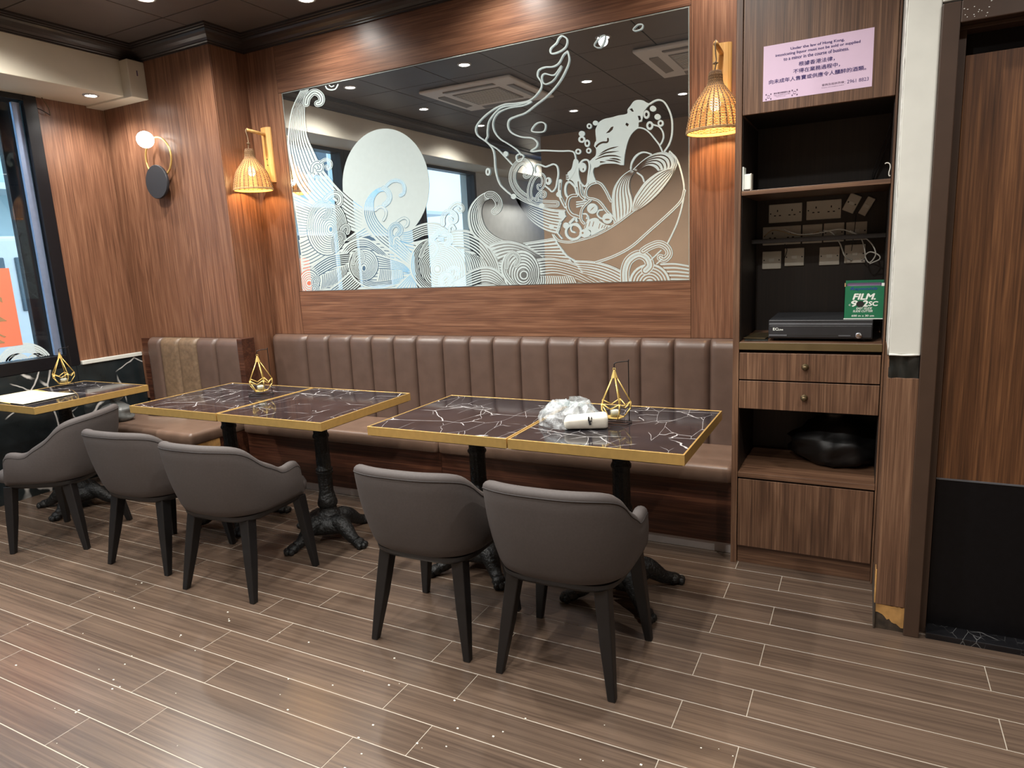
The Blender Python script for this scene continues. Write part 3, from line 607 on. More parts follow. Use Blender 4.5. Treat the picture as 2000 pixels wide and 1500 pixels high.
# --- tub chairs
def make_chair(label, x, y, rz):
    t = thing('tub_chair', label, 'chair', (x, y, 0), rz, 'grey-brown tub chairs at the tables')
    zt = [(0,.733),(.18,.731),(.34,.718),(.44,.690),(.54,.634),(.62,.588),(.69,.566),(.77,.560),(.86,.566),(.93,.560),(.972,.530),(1,.46)]
    nw = 33; zb = .378
    def plan_raw(w, v):
        # w: -1..1 along the U (0 = centre back), v: 0 bottom..1 top
        a = .226+.050*v; b = .190+.082*v; s = abs(w); sg = 1 if w >= 0 else -1
        if s <= .62:
            th = s/.62*math.pi/2; e = 2/2.9
            x = a*math.sin(th)**e; yy = -.02-b*math.cos(th)**e
        else:
            q = (s-.62)/.38; x = a+.006*q-.014*q*q; yy = -.02+q*.185
        return sg*x, yy
    arc = [(0.0, 0.0)]; pq = plan_raw(0, .6)
    for i in range(1, 801):
        q_ = plan_raw(i/800, .6); arc.append((arc[-1][0]+math.hypot(q_[0]-pq[0], q_[1]-pq[1]), i/800)); pq = q_
    AL = arc[-1][0]; arc = [(a/AL, s_) for a, s_ in arc]; inv = [(s_, a) for a, s_ in arc]
    zt = [(interp(inv, a), b) for a, b in zt]
    def plan(w, v): return plan_raw(math.copysign(interp(arc, abs(w)), w), v)
    ws = [-1+2*i/(2*nw) for i in range(2*nw+1)]
    def nrm(w, v):
        e = .01; p, q = plan(max(-1, w-e), v), plan(min(1, w+e), v); d = Vector((q[0]-p[0], q[1]-p[1])).normalized(); return Vector((-d.y, d.x))
    zs = {}
    P = smoothpath([(a, b, 0) for a, b in zt], 6)
    tab = [(p.x, p.y) for p in P]
    rs = []; rim = []
    for w in ws:
        top = interp(tab, abs(w)); th = .046; ring = []
        H = .733-zb
        for k in range(9):
            f = (k/8)**1.35; z = zb+(top-.020-zb)*f; v = (z-zb)/H; p = plan(w, v); belly = .012*math.sin(math.pi*f)-.026*max(0, 1-f/.10)**2
            n = nrm(w, v); ring.append((p[0]-n.x*belly, p[1]-n.y*belly, z) if True else 0)
        vt_ = (top-.02-zb)/H; n = nrm(w, vt_); p = plan(w, vt_)
        for k in range(1, 6):
            a = math.pi*k/6; ring.append((p[0]+n.x*(th/2)*(1-math.cos(a)), p[1]+n.y*(th/2)*(1-math.cos(a)), top-.020+.020*math.sin(a)))
        for k in range(7):
            f = 1-k/6; z = .40+(top-.020-.40)*f; v = (z-zb)/H; p2 = plan(w, v); n2 = nrm(w, v); ring.append((p2[0]+n2.x*th, p2[1]+n2.y*th, z))
        rs.append(ring); q = ring[8]; rim.append((q[0]-n.x*.0006, q[1]-n.y*.0006, q[2]-.004))
    MB().rings(rs).obj('shell', M['chairfab'], t, smooth=True, angle=75)
    MB().tube(rim, .0018, 5).obj('piping', M['chairpipe'], t, smooth=True)
    # seat cushion
    m = MB()
    def sring(a, f, bk, z):
        out = []
        for i in range(40):
            th = 2*math.pi*i/40; c, s = math.cos(th), math.sin(th); e = 2/4.2
            x = a*abs(c)**e*(1 if c >= 0 else -1); yy = (f if s >= 0 else bk)*abs(s)**e*(1 if s >= 0 else -1)
            out.append((x, yy+.02, z))
        return out
    m.rings([sring(.215,.215,.18,.388), sring(.236,.235,.19,.40), sring(.238,.238,.192,.43), sring(.230,.230,.188,.450), sring(.205,.205,.17,.461), sring(.10,.10,.10,.465)])
    m.obj('seat', M['chairfab'], t, smooth=True)
    m = MB(); m.rings([sring(.205,.205,.20,.358), sring(.218,.215,.212,.372), sring(.220,.218,.214,.388)]); m.obj('seat_frame', M['legblack'], t, smooth=True, angle=50)
    for sx in (-1, 1):
        for (xt, yt, xb, yb, wt) in ((.160, -.128, .208, -.198, .026), (.182, .175, .226, .195, .025)):
            m = MB(); rings = []
            for z, f in ((.372, 0), (.18, .5), (0, 1)):
                cx, cy = sx*(xt+(xb-xt)*f), yt+(yb-yt)*f; hw = wt+(.0135-wt)*f; hw = hw+(.002 if f == .5 else 0)
                rings.append([(cx-hw, cy-hw, z), (cx+hw, cy-hw, z), (cx+hw, cy+hw, z), (cx-hw, cy+hw, z)])
            m.rings(rings).obj('leg', M['legblack'], t, bevel=.004, seg=2)
    return t
c0 = make_chair('grey-brown tub chair tucked at the bagged table, by the cabinet end', -.895, 2.083, .02)
dup(c0, (-1.455, 2.085, 0), .03, 'grey-brown tub chair at the bare table of the right-hand pair', c0['group'])
dup(c0, (-2.570, 2.080, 0), .06, 'grey-brown tub chair at the empty table next to the gold lantern table')
dup(c0, (-3.200, 2.115, 0), .06, 'grey-brown tub chair at the lantern table by the short banquette')
dup(c0, (-3.985, 2.065, 0), math.atan2(-.18, -.35)-math.pi/2, 'grey-brown tub chair seen side-on, turned to the table of papers')
# --- tall cabinet
cab = thing('tall_cabinet', 'tall dark laminate cabinet with open shelves and two drawers', 'cabinet', (-.21, 3.29, 0))
def CB(nm, x0, x1, y0, y1, z0, z1, mat, par=None, bevel=.0015):
    o = BX(nm, x0+.21, x1+.21, y0-3.29, y1-3.29, z0, z1, M[mat], par or cab, bevel); return o
CB('side_panel', -.508, -.482, CAB_Y, 3.588, 0, 2.99, 'cabV'); CB('side_panel', .071, .079, CAB_Y+.001, 3.588, 0, 2.99, 'cabV')
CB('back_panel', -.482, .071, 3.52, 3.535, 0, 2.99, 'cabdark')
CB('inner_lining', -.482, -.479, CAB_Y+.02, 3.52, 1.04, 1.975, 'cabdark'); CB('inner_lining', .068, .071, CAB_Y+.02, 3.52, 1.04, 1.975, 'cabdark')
CB('upper_door', -.479, .069, CAB_Y-.002, CAB_Y+.018, 1.978, 2.97, 'cabV'); CB('niche_top', -.482, .071, CAB_Y+.018, 3.52, 1.985, 2.0, 'cabdark')
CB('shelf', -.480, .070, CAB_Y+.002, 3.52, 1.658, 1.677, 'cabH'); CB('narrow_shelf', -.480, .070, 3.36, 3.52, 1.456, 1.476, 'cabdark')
ct = CB('counter', -.480, .070, CAB_Y+.001, 3.52, 1.003, 1.037, 'cabH'); CB('edge_band', -.4815, .0705, CAB_Y-.002, CAB_Y+.001, 1.004, 1.036, 'olive')
for z0, z1, zk in ((.872, .990, .934), (.741, .866, .801)):
    d = CB('drawer', -.479, .068, CAB_Y-.001, CAB_Y+.40, z0, z1, 'cabV')
    k = MB(); k.lathe([(.0, .026), (.006, .0255), (.010, .022), (.0115, .018), (.008, .016), (.0065, .010), (.012, .004), (.0145, .002), (.0145, 0)], 20, cap0=False)
    k.v = [(a, -c, b) for a, b, c in k.v]; ko = k.obj('knob', M['bronze'], d, smooth=True); ko.location = (.21-.212, CAB_Y-.001-3.29, zk)
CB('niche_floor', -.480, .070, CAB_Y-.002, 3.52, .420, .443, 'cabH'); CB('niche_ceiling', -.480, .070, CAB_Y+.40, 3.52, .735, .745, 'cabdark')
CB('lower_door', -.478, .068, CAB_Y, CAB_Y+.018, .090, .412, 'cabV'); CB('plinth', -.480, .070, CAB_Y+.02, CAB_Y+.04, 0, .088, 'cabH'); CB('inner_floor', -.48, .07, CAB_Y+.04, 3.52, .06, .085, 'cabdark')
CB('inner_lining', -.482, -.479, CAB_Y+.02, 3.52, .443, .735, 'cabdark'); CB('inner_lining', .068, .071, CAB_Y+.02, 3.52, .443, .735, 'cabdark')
# --- text helper (flat print as thin meshes)
def text(body, width, height, mat, name='lettering', parent=None, bold=0.0, shear=0.0, space=1.0):
    """text mesh in local XY, lower-left at origin, scaled to the given width and height"""
    cu = bpy.data.curves.new(name, 'FONT'); cu.body = body; cu.size = 1; cu.shear = shear; cu.space_character = space; cu.resolution_u = 3
    o = bpy.data.objects.new(name, cu); COL.objects.link(o)
    dg = bpy.context.evaluated_depsgraph_get(); me = bpy.data.meshes.new_from_object(o.evaluated_get(dg)); bpy.data.objects.remove(o); bpy.data.curves.remove(cu)
    xs = [v.co.x for v in me.vertices]; ys = [v.co.y for v in me.vertices]
    if not xs: return None
    x0, x1, y0, y1 = min(xs), max(xs), min(ys), max(ys)
    for v in me.vertices:
        v.co.x = (v.co.x-x0)/(x1-x0)*width; v.co.y = (v.co.y-y0)/(y1-y0)*height; v.co.z = 0
    if bold:
        d = bold*height; vs = [v.co.copy() for v in me.vertices]; fs = [tuple(p.vertices) for p in me.polygons]; nv = len(vs)
        offs = ((0,0), (d,0), (-d,0), (0,d*.7), (0,-d*.7)); me = bpy.data.meshes.new(name)
        me.from_pydata([(v.x+a, v.y+b, i*1e-5) for i, (a, b) in enumerate(offs) for v in vs], [], [tuple(q+k*nv for q in f) for k in range(len(offs)) for f in fs])
    me.materials.clear(); me.materials.append(M[mat]); me.name = name
    o = bpy.data.objects.new(name, me); COL.objects.link(o)
    if parent: o.parent = parent
    return o
FR = (math.pi/2, 0, 0)     # faces -y
# --- pink liquor notice on the upper door
nt_ = thing('notice', 'pink paper liquor-law notice with purple bilingual lettering', 'notice', (-.4012, CAB_Y-.0025, 2.0205))
NW, NH = .391, .208
MB().box(0, NW, -.0006, 0, 0, NH).obj('sheet', M['pink'], nt_)
def line(body, cx, z0, w, h, mat='ink', bold=.0, sp=1.0):
    o = text(body, w, h, mat, 'lettering', nt_, bold, 0, sp); o.rotation_euler = FR; o.location = (cx*NW-w/2, -.0011, z0*NH); return o
# fractions of the sheet: centre x, bottom z, width, height
line('Under the law of Hong Kong,', .50, .845, .190, .0125, bold=.035); line('intoxicating liquor must not be sold or supplied', .50, .765, .300, .0125, bold=.035); line('to a minor in the course of business.', .49, .685, .232, .0125, bold=.035)
line('根據香港法律，', .50, .545, .128, .0165, bold=.022); line('不得在業務過程中，', .50, .425, .166, .0165, bold=.022); line('向未成年人售賣或供應令人醺醉的酒類。', .50, .30, .346, .0165, bold=.022)
line('查詢及投訴熱線', .655, .125, .078, .0085, 'inkgrey'); line(': 2961 8823', .865, .110, .082, .0125, 'ink'); line('Enquiry and complaint hotline', .655, .085, .078, .0040, 'inkgrey')
line('衞生署控煙酒辦公室', .185, .105, .062, .0062, 'inkgrey', .02); line('Tobacco and Alcohol Control Office', .185, .075, .062, .0036, 'inkgrey'); line('Department of Health', .175, .045, .036, .0034, 'inkgrey')
for cx in (.055, .305):
    e = MB(); cz = .075 if cx < .1 else .085; x, z = cx*NW, cz*NH; s = .0090
    for a0, a1 in ((.2, 2.6), (3.3, 5.7)):
        q = [(x+s*.55*math.cos(a0+(a1-a0)*i/10), -.0011, z+s*.55*math.sin(a0+(a1-a0)*i/10)) for i in range(11)]; e.tube(q, .0009, 4)
    for sx, sz in ((-1, 1), (1, 1), (-1, -1), (1, -1)): e.box(x+sx*s-.0022, x+sx*s+.0022, -.0012, -.0008, z+sz*s-.0028, z+sz*s+.0028)
    e.obj('emblem', M['inkgrey'], nt_)
# --- sockets on the cabinet back
def socket(name, label, x, z, w, h, holes, switch=False, tilt=0, depth=.010, cat='socket'):
    t = thing(name, label, cat, (x, 3.52, z), 0, 'ivory wall sockets in the cabinet'); t.rotation_euler = (0, tilt, 0)
    MB().box(-w/2, w/2, -depth, 0, -h/2, h/2).obj('plate', M['socket'], t, bevel=.003)
    for hx in holes:
        for dx, dz, a, b in ((0, .012, .0025, .0045), (-.011, -.010, .0045, .0025), (.011, -.010, .0045, .0025)):
            MB().box(hx+dx-a, hx+dx+a, -depth-.0006, -depth+.001, dz-b, dz+b).obj('pin_hole', M['sockhole'], t)
    if not holes:
        MB().box(-.012, .012, -depth-.002, -depth, -.008, .008).obj('port', M['cablew'], t, bevel=.001)
    for s in (-1, 1):
        m = MB().lathe([(.0032, -.0005), (.0032, .001), (.001, .0012)], 10); m.v = [(a, -c-depth, b) for a, b, c in m.v]; m.obj('screw', M['sockhole'], t).location = (s*(w/2-.009), 0, 0)
    return t
socket('double_socket', 'ivory double socket in the top row, cabinet-left of the pair', -.351, 1.593, .147, .086, (-.034, .030))
socket('double_socket', 'ivory double socket in the top row, under the shelf centre', -.186, 1.596, .147, .086, (-.032, .032))
socket('double_socket', 'ivory double socket half hidden behind the narrow shelf', -.365, 1.490, .170, .086, (-.04, .04))
socket('data_plate', 'ivory single plate behind the narrow shelf beside the double socket', -.231, 1.490, .086, .086, ())
socket('data_plate', 'ivory single plate behind the middle of the narrow shelf', -.140, 1.491, .086, .086, ())
socket('data_plate', 'ivory single plate behind the cabinet-right end of the narrow shelf', -.047, 1.492, .086, .082, ())
socket('data_plate', 'blank ivory plate at the start of the lowest row', -.407, 1.376, .086, .084, ())
socket('data_plate', 'ivory plate with a dark cable in the lowest row', -.306, 1.387, .086, .084, ())
socket('data_plate', 'ivory plate with scribbled marks in the lowest row', -.155, 1.385, .086, .084, ())
socket('data_plate', 'ivory plate with looping white cables plugged in', -.049, 1.390, .086, .084, ())
socket('junction_box', 'ivory junction box tilted under the shelf', -.070, 1.615, .050, .080, (), tilt=.45, depth=.025, cat='junction box')
socket('junction_box', 'slim ivory adapter tilted beside the junction box', -.010, 1.598, .034, .082, (), tilt=.5, depth=.02, cat='junction box')
# --- cables
def cable(name, label, pts, r, mat, n=10, group=None):
    P = smoothpath(pts, n); o = MB().tube(P, r, 7).obj(name, M[mat], smooth=True); return tag(o, label, 'cable', group)
A = lambda px, py, y: at(px, py, y=y)
cable('white_cable', 'thick white cable arching from the narrow shelf to a plate', [A(1608,450,3.44), A(1625,455,3.43), A(1640,475,3.44), A(1650,500,3.46), A(1662,508,3.5), A(1663,506,3.508)], .0030, 'cablew')
cable('white_cable', 'long white cable looping at the end of the narrow shelf', [A(1530,448,3.44), A(1560,458,3.43), A(1600,455,3.43), A(1640,448,3.42), A(1665,455,3.42), A(1690,465,3.42), A(1705,480,3.42), A(1710,498,3.42), A(1698,513,3.43), A(1690,500,3.44), A(1700,492,3.43), A(1716,498,3.42), A(1718,506,3.42), A(1706,512,3.43), A(1698,515,3.43)], .0028, 'cablew')
cable('white_cable', 'white cable looping down to the corner plate', [A(1660,450,3.42), A(1680,463,3.42), A(1687,480,3.43), A(1690,500,3.44), A(1684,508,3.50), A(1680,506,3.508)], .0026, 'cablew')
cable('grey_cable', 'thin grey cable tangled along the narrow shelf', [A(1492,462,3.44), A(1508,450,3.43), A(1528,452,3.43), A(1545,458,3.43), A(1575,459,3.43), A(1600,452,3.43)], .0020, 'card')
cable('black_cable', 'thin dark cable curling below the narrow shelf', [A(1533,477,3.40), A(1537,488,3.46), A(1534,500,3.49), A(1530,506,3.506)], .0018, 'cableb')
cable('black_cable', 'dark cable hanging diagonally in the top niche', [A(1742,232,3.40), A(1733,262,3.42), A(1716,305,3.45), A(1706,335,3.46), A(1703,356,3.47)], .0025, 'cableb', group='dark cables in the top niche')
cable('black_cable', 'second dark cable behind the first, nearest the niche corner', [A(1744,232,3.42), A(1737,268,3.44), A(1722,310,3.47), A(1709,340,3.48), A(1705,356,3.49)], .0025, 'cableb', group='dark cables in the top niche')
cable('grey_cable', 'thin grey wire dropping from the junction boxes', [A(1672,418,3.49), A(1670,440,3.45), A(1666,470,3.47), A(1663,490,3.50)], .0016, 'cableb')
# --- small things in the cabinet
t = thing('soap_holder', 'small white plastic holder fixed inside the cabinet upright', 'holder', (-.479, 3.10, 1.6775))
MB().box(0, .006, -.03, .03, .0, .098).obj('back_plate', M['whiteprint'], t, bevel=.002); MB().box(.006, .034, -.026, .026, .004, .068).obj('body', M['whiteprint'], t, bevel=.004); MB().box(.030, .036, -.022, .022, .0, .070).obj('lid', M['socket'], t, bevel=.002)
tag(MB().tube(smoothpath([(.068, 3.085, 1.69), (.064, 3.085, 1.688), (.062, 3.085, 1.70), (.066, 3.085, 1.72), (.063, 3.085, 1.733), (.054, 3.085, 1.738), (.047, 3.085, 1.735)], 6), .0022, 6).obj('wire_hook', M['cablew'], smooth=True), 'bent white wire hook at the cabinet upright', 'hook')
# cash drawer
cdw = thing('cash_drawer', 'black metal cash drawer with keyed lock on the counter', 'cash drawer', (-.1665, 3.108, 1.037))
MB().box(-.2005, .2005, 0, .36, .012, .092).obj('case', M['reg'], cdw, bevel=.003); MB().box(-.198, .198, -.004, 0, .070, .078).obj('highlight_strip', M['reglight'], cdw, bevel=.001)
fp = MB().box(-.197, .197, -.006, .0, .018, .068).obj('front_panel', M['reg'], cdw, bevel=.002); MB().box(-.197, -.125, -.008, -.006, .023, .030).box(.075, .12, -.008, -.006, .024, .029).obj('ridge', M['reglight'], fp)
MB().box(-.125, .075, -.0065, -.0055, .0245, .0295).obj('slot', M['sockhole'], fp)
lk = MB().lathe([(.013, 0), (.013, .004), (.009, .006), (.001, .0065)], 20); lk.v = [(a, -c, b) for a, b, c in lk.v]; lko = lk.obj('lock', M['chrome'], fp, smooth=True); lko.location = (.150, -.006, .028)
ks = MB().box(-.0012, .0012, -.0075, -.006, -.005, .005).obj('keyhole', M['sockhole'], fp); ks.location = (.150, -.0005, .028)
o = text('EC', .020, .0115, 'whiteprint', 'logo', fp, .03); o.rotation_euler = FR; o.location = (-.181, -.0065, .0475)
o = text('Line', .0195, .0075, 'whiteprint', 'logo', fp, .03); o.rotation_euler = FR; o.location = (-.160, -.0065, .0475)
for sx in (-.17, .17):
    for sy in (.05, .32): MB().lathe([(.012, 0), (.012, .012)], 12, (sx, sy)).obj('rubber_foot', M['sockhole'], cdw)
# film box standing on the cash drawer
fx = thing('film_box', 'green cardboard cling-film box with white lettering on the cash drawer', 'box', (-.003, 3.135, 1.1295)); fx.rotation_euler = (0, 0, 0)
BWx, BH = .073, .136
MB().box(-BWx, BWx, 0, .002, 0, BH).box(-BWx, -BWx+.002, 0, .14, 0, BH).box(BWx-.002, BWx, 0, .14, 0, BH).box(-BWx, BWx, .138, .14, 0, BH+.016).box(-BWx, BWx, 0, .14, 0, .002).obj('carton', M['green'], fx)
MB().box(-BWx+.004, BWx-.004, .01, .13, .10, BH+.006).obj('paper_roll_end', M['inkgrey'], fx, bevel=.01)
MB().box(-BWx-.0008, -BWx+.004, -.0008, .02, BH-.002, BH+.012).obj('torn_corner', M['card'], fx); MB().box(BWx-.012, BWx, -.0008, .001, BH-.002, BH+.010).obj('torn_corner', M['whiteprint'], fx)
MB().box(-BWx, BWx, -.0006, 0, -.0005, .003).obj('paper_edge', M['whiteprint'], fx)
def ftext(b, x, z, w, h, mat='whiteprint', bold=.04, sh=.25):
    o = text(b, w, h, mat, 'lettering', fx, bold, sh); o.rotation_euler = FR; o.location = (x-BWx, -.0008, z)
ftext('Reynolds', .020, .116, .100, .014, 'blueprint', .03, .3); ftext('FILM.', .032, .080, .082, .024, bold=.07); ftext('C', .018, .055, .007, .007, sh=0); ftext('9', .028, .052, .022, .024, bold=.08, sh=.1); ftext('2', .069, .052, .018, .024, bold=.07, sh=.1); ftext('SC', .090, .054, .034, .018, bold=.07, sh=.1)
ftext('EASY GLIDE', .046, .040, .058, .0085, bold=.03); ftext('SLIDE CUTTER', .034, .0285, .072, .0085, bold=.03); ftext('600 m x 30 cm', .030, .010, .082, .0075, bold=.04, sh=.05)
h_ = MB(); h_.lathe([(.0001, 0), (.0125, 0)], 20, cap0=False, cap1=False); h_.v = [(a*1.2, -.0012, b) for a, b, c in h_.v]; h_.obj('cutter_hole', M['sockhole'], fx).location = (.060-BWx, 0, .062)
# flat dark folders beside the drawer
for k, (dx, dy, r) in enumerate(((-.425, 3.19, .1), (-.418, 3.24, -.12))):
    o = MB().box(-.048, .048, -.10, .10, 0, .004).obj('dark_folder', M['bronze' if k else 'blacktape'], bevel=.001); o.location = (dx, dy, 1.0375+.0045*k); o.rotation_euler = (0, 0, r)
    tag(o, ['thin black folder lying flat beside the cash drawer', 'brownish folder lying on the black folder by the cash drawer'][k], 'folder')
# black bag in the lower niche
m = MB(); rs = []
for j in range(14):
    f = j/13; z = .30*f; r = interp([(0,.10),(.1,.15),(.5,.16),(.75,.10),(.86,.035),(.93,.045),(1,.06)], f)
    rs.append([(r*1.15*math.cos(2*math.pi*i/28)*(1+.34*noise.noise((math.cos(i*.224)*2.6, math.sin(i*.224)*2.6, f*5))), .85*r*math.sin(2*math.pi*i/28)*(1+.34*noise.noise((math.cos(i*.224)*2.6+7, math.sin(i*.224)*2.6, f*5))), z*.86) for i in range(28)])
m.rings(rs); o = m.obj('bin_bag', M['bagblack'], smooth=True); o.location = (-.095, 3.345, .4435); tag(o, 'knotted black plastic bag in the low cabinet niche', 'bag')
# ================================================================== WALL LAMPS
def rattan_lamp(label, x, sx, dx, shade=.105):
    """bamboo back plate on the wall, arm, hanging woven bell shade"""
    t = thing('rattan_lamp', label, 'wall lamp', (x, WALL-.012, 0), 0, 'woven bell wall lamps')
    pl = MB(); sec = [(.046*math.cos(math.pi*i/10), -.020*math.sin(math.pi*i/10)-.002) for i in range(11)]
    pl.rings([[(a, b, z) for a, b in sec]+[(-.046, 0, z), (.046, 0, z)] for z in (2.045, 2.41)]); pl.obj('bamboo_plate', M['bamboo'], t, smooth=True, angle=50)
    for z in (2.16, 2.20): MB().ball((dx*.1, -.0225, z), .005, .003, .005, 8, 5).obj('screw', M['bronze'], t)
    L = .175
    arm = [(0, -.01, 2.362), (dx*.4, -L*.5, 2.368), (dx, -L, 2.372)]
    MB().tube(arm, .011, 12).obj('arm', M['bamboo'], t, smooth=True)
    MB().tube([(dx, -L+.006, 2.385), (dx, -L-.010, 2.368), (dx, -L, 2.33), (dx+.004, -L, 2.30), (dx, -L, 2.272), (dx-.004, -L, 2.25), (dx, -L, 2.238)], .0032, 7).obj('cord', M['cord'], t, smooth=True)
    MB().tube([(dx+.010*math.cos(a*.7), -L+.010*math.sin(a*.7), 2.285+.004*math.sin(a*2)) for a in range(9)], .003, 6, True).obj('cord_knot', M['cord'], t, smooth=True)
    # woven shade: stakes + rings
    prof = [(.018,2.250),(.022,2.236),(.024,2.205),(.030,2.185),(.045,2.160),(.064,2.130),(.080,2.100),(.090,2.065),(.098,2.025),(.104,1.985)]
    PF = [(p.x*shade/.104, p.y) for p in smoothpath([(a, b, 0) for a, b in prof], 5)]
    sh = MB(); ns = 26
    for k in range(ns):
        a = 2*math.pi*k/ns; sh.tube([(dx+(r+.0012)*math.cos(a), -L+(r+.0012)*math.sin(a), z) for r, z in PF], .0034, 5, mi=1)
    zz = 2.234; i = 0
    while zz > 1.988:
        r = [r for r, z in PF if z <= zz+1e-6][0]
        n = ns*2; pts = [(dx+(r+.0022*(1 if (q+i) % 2 else -1))*math.cos(2*math.pi*q/n), -L+(r+.0022*(1 if (q+i) % 2 else -1))*math.sin(2*math.pi*q/n), zz) for q in range(n)]
        sh.tube(pts, .0025, 4, True); zz -= .0060; i += 1
    for zr in (1.984, 1.990): sh.tube([(dx+shade*math.cos(2*math.pi*q/40), -L+shade*math.sin(2*math.pi*q/40), zr) for q in range(40)], .0042, 6, True)
    sh.tube([(dx+.026*math.cos(2*math.pi*q/20), -L+.026*math.sin(2*math.pi*q/20), 2.205) for q in range(20)], .004, 6, True)
    so = sh.obj('woven_shade', [M['wicker'], M['stake']], t, smooth=True, recalc=False); so['kind'] = 'stuff'
    MB().lathe([(.012, 2.19), (.016, 2.15), (.012, 2.135)], 12, (dx, -L)).obj('bulb_holder', M['cord'], t, smooth=True)
    MB().ball((dx, -L, 2.105), .026, .026, .032, 14, 10).obj('bulb', M['bulb'], t, smooth=True)
    ld = bpy.data.lights.new('lamp_light', 'POINT'); ld.energy = 9; ld.color = WARM; ld.shadow_soft_size = .028
    lo = bpy.data.objects.new('lamp_light', ld); COL.objects.link(lo); lo.parent = t; lo.location = (dx, -L, 2.062)
    return t
rattan_lamp('woven bell lamp on bamboo plate in the corner by the pier', -3.712, 1, .004, .126)
rattan_lamp('woven bell lamp on bamboo plate beside the tall cabinet', -.660, 1, .002, .130)
# --- ring sconce on the pier
t = thing('ring_sconce', 'wall sconce with opal globe, brass ring and black disc', 'wall lamp', (-4.455, PIER_Y-.008, 2.094))
m = MB(); m.lathe([(.02, 0), (.02, .055)], 16); m.v = [(a, -c, b) for a, b, c in m.v]; m.obj('stem', M['blackmatte'], t, smooth=True)
m = MB(); m.lathe([(.112, .045), (.115, .050), (.115, .062), (.112, .066), (.001, .066)], 40); m.v = [(a, -c, b) for a, b, c in m.v]; m.obj('disc', M['blackmatte'], t, smooth=True, angle=40)
MB().tube([(.022+.135*math.cos(2*math.pi*i/48), -.038, .165+.135*math.sin(2*math.pi*i/48)) for i in range(48)], .0065, 8, True).obj('brass_ring', M['gold'], t, smooth=True)
MB().ball((-.026, -.085, .284), .056, n=24, m=16).obj('globe', M['globe'], t, smooth=True)
ld = bpy.data.lights.new('lamp_light', 'POINT'); ld.energy = 5; ld.color = (1, .86, .66); ld.shadow_soft_size = .056
lo = bpy.data.objects.new('lamp_light', ld); COL.objects.link(lo); lo.parent = t; lo.location = (-.026, -.085, .284)
# --- mirror with etched picture
MY = 3.592
mir = thing('etched_mirror', 'large wall mirror with frosted waves, sun and noodle bowl', 'mirror', ((mxl+mxr)/2, MY, mzb))
mcx = (mxl+mxr)/2
MB().box(mxl-mcx, mxr-mcx, 0, .006, 0, mzt-mzb).obj('mirror_glass', M['mirror'], mir)
ed = MB(); e = .006
ed.box(mxl-mcx, mxr-mcx, -.0012, 0, 0, e).box(mxl-mcx, mxr-mcx, -.0012, 0, mzt-mzb-e, mzt-mzb).box(mxl-mcx, mxl-mcx+e, -.0012, 0, e, mzt-mzb-e).box(mxr-mcx-e, mxr-mcx, -.0012, 0, e, mzt-mzb-e)
ed.obj('bevelled_edge', M['edge'], mir)
# frosted drawing: strokes and fills given in photo pixels, mapped on the mirror plane; later strokes lie a hair in front
LAY = [0]; ART = {}
def zc(x0, y0, s, pts): return [(x0+a/s, y0+b/s) for a, b in pts]
def _map(px, py, lift):
    p = at(px, py, y=3.6); x = min(max(p.x, mxl+.003), mxr-.003); z = min(max(p.z, mzb+.003), mzt-.003)
    return (x-mcx, -.0013-lift, z-mzb)
def _mb(part): return ART.setdefault(part, MB())
def cur(pts, n=7, closed=False): return [(p.x, p.y) for p in smoothpath([(a, b, 0) for a, b in pts], n, closed)]
def st(pts, w, mi=0, part='etched_waves', closed=False, taper=0, n=7, bump=True):
    if bump: LAY[0] += 1
    P = cur(pts, n, closed); m = len(P); lift = LAY[0]*1.6e-5; vs = []
    for i, (x, y) in enumerate(P):
        a = P[(i-1) % m] if closed or i > 0 else P[i]; b = P[(i+1) % m] if closed or i < m-1 else P[i]
        dx, dy = b[0]-a[0], b[1]-a[1]; l = math.hypot(dx, dy) or 1; f = i/(m-1)
        hw = w/2*(1 if not taper else max(.15, min(1, min(f, 1-f)/taper)))
        vs += [_map(x-dy/l*hw, y+dx/l*hw, lift), _map(x+dy/l*hw, y-dx/l*hw, lift)]
    k = m if closed else m-1
    fs = [(2*i, 2*i+1, 2*((i+1) % m)+1, 2*((i+1) % m)) for i in range(k)]
    _mb(part).add(vs, fs, mi)
    if not closed:   # round caps
        for (x, y), q in ((P[0], 0), (P[-1], 1)):
            hw = w/2*(.15 if taper else 1); c = [_map(x+hw*math.cos(t*.5236), y+hw*math.sin(t*.5236), lift-.8e-5) for t in range(12)]; _mb(part).add(c, [tuple(range(12))], mi)
def fi(pts, mi=0, part='etched_waves', smooth=True, n=5):
    LAY[0] += 1; P = cur(pts, n, True) if smooth else pts; lift = LAY[0]*1.6e-5
    from mathutils.geometry import tessellate_polygon
    v2 = [Vector((a, b, 0)) for a, b in P]; tri = tessellate_polygon([v2])
    _mb(part).add([_map(a, b, lift) for a, b in P], [tuple(t) for t in tri], mi)
def el(cx, cy, rx, ry=None, mi=0, part='etched_waves'):
    ry = rx if ry is None else ry
    fi([(cx+rx*math.cos(t*.2244), cy+ry*math.sin(t*.2244)) for t in range(28)], mi, part, False)
def nest(pts, ws, part='etched_waves', first=0, closed=False):
    for k, w in enumerate(ws): st(pts, w, (k+first) % 2, part, closed)
def resamp(P, n):
    P = cur(P, 8); L = [0]
    for a, b in zip(P, P[1:]): L.append(L[-1]+math.hypot(b[0]-a[0], b[1]-a[1]))
    out = []; j = 0
    for i in range(n+1):
        t = L[-1]*i/n
        while j < len(L)-2 and L[j+1] < t: j += 1
        f = (t-L[j])/((L[j+1]-L[j]) or 1); out.append((P[j][0]+(P[j+1][0]-P[j][0])*f, P[j][1]+(P[j+1][1]-P[j][1])*f))
    return out
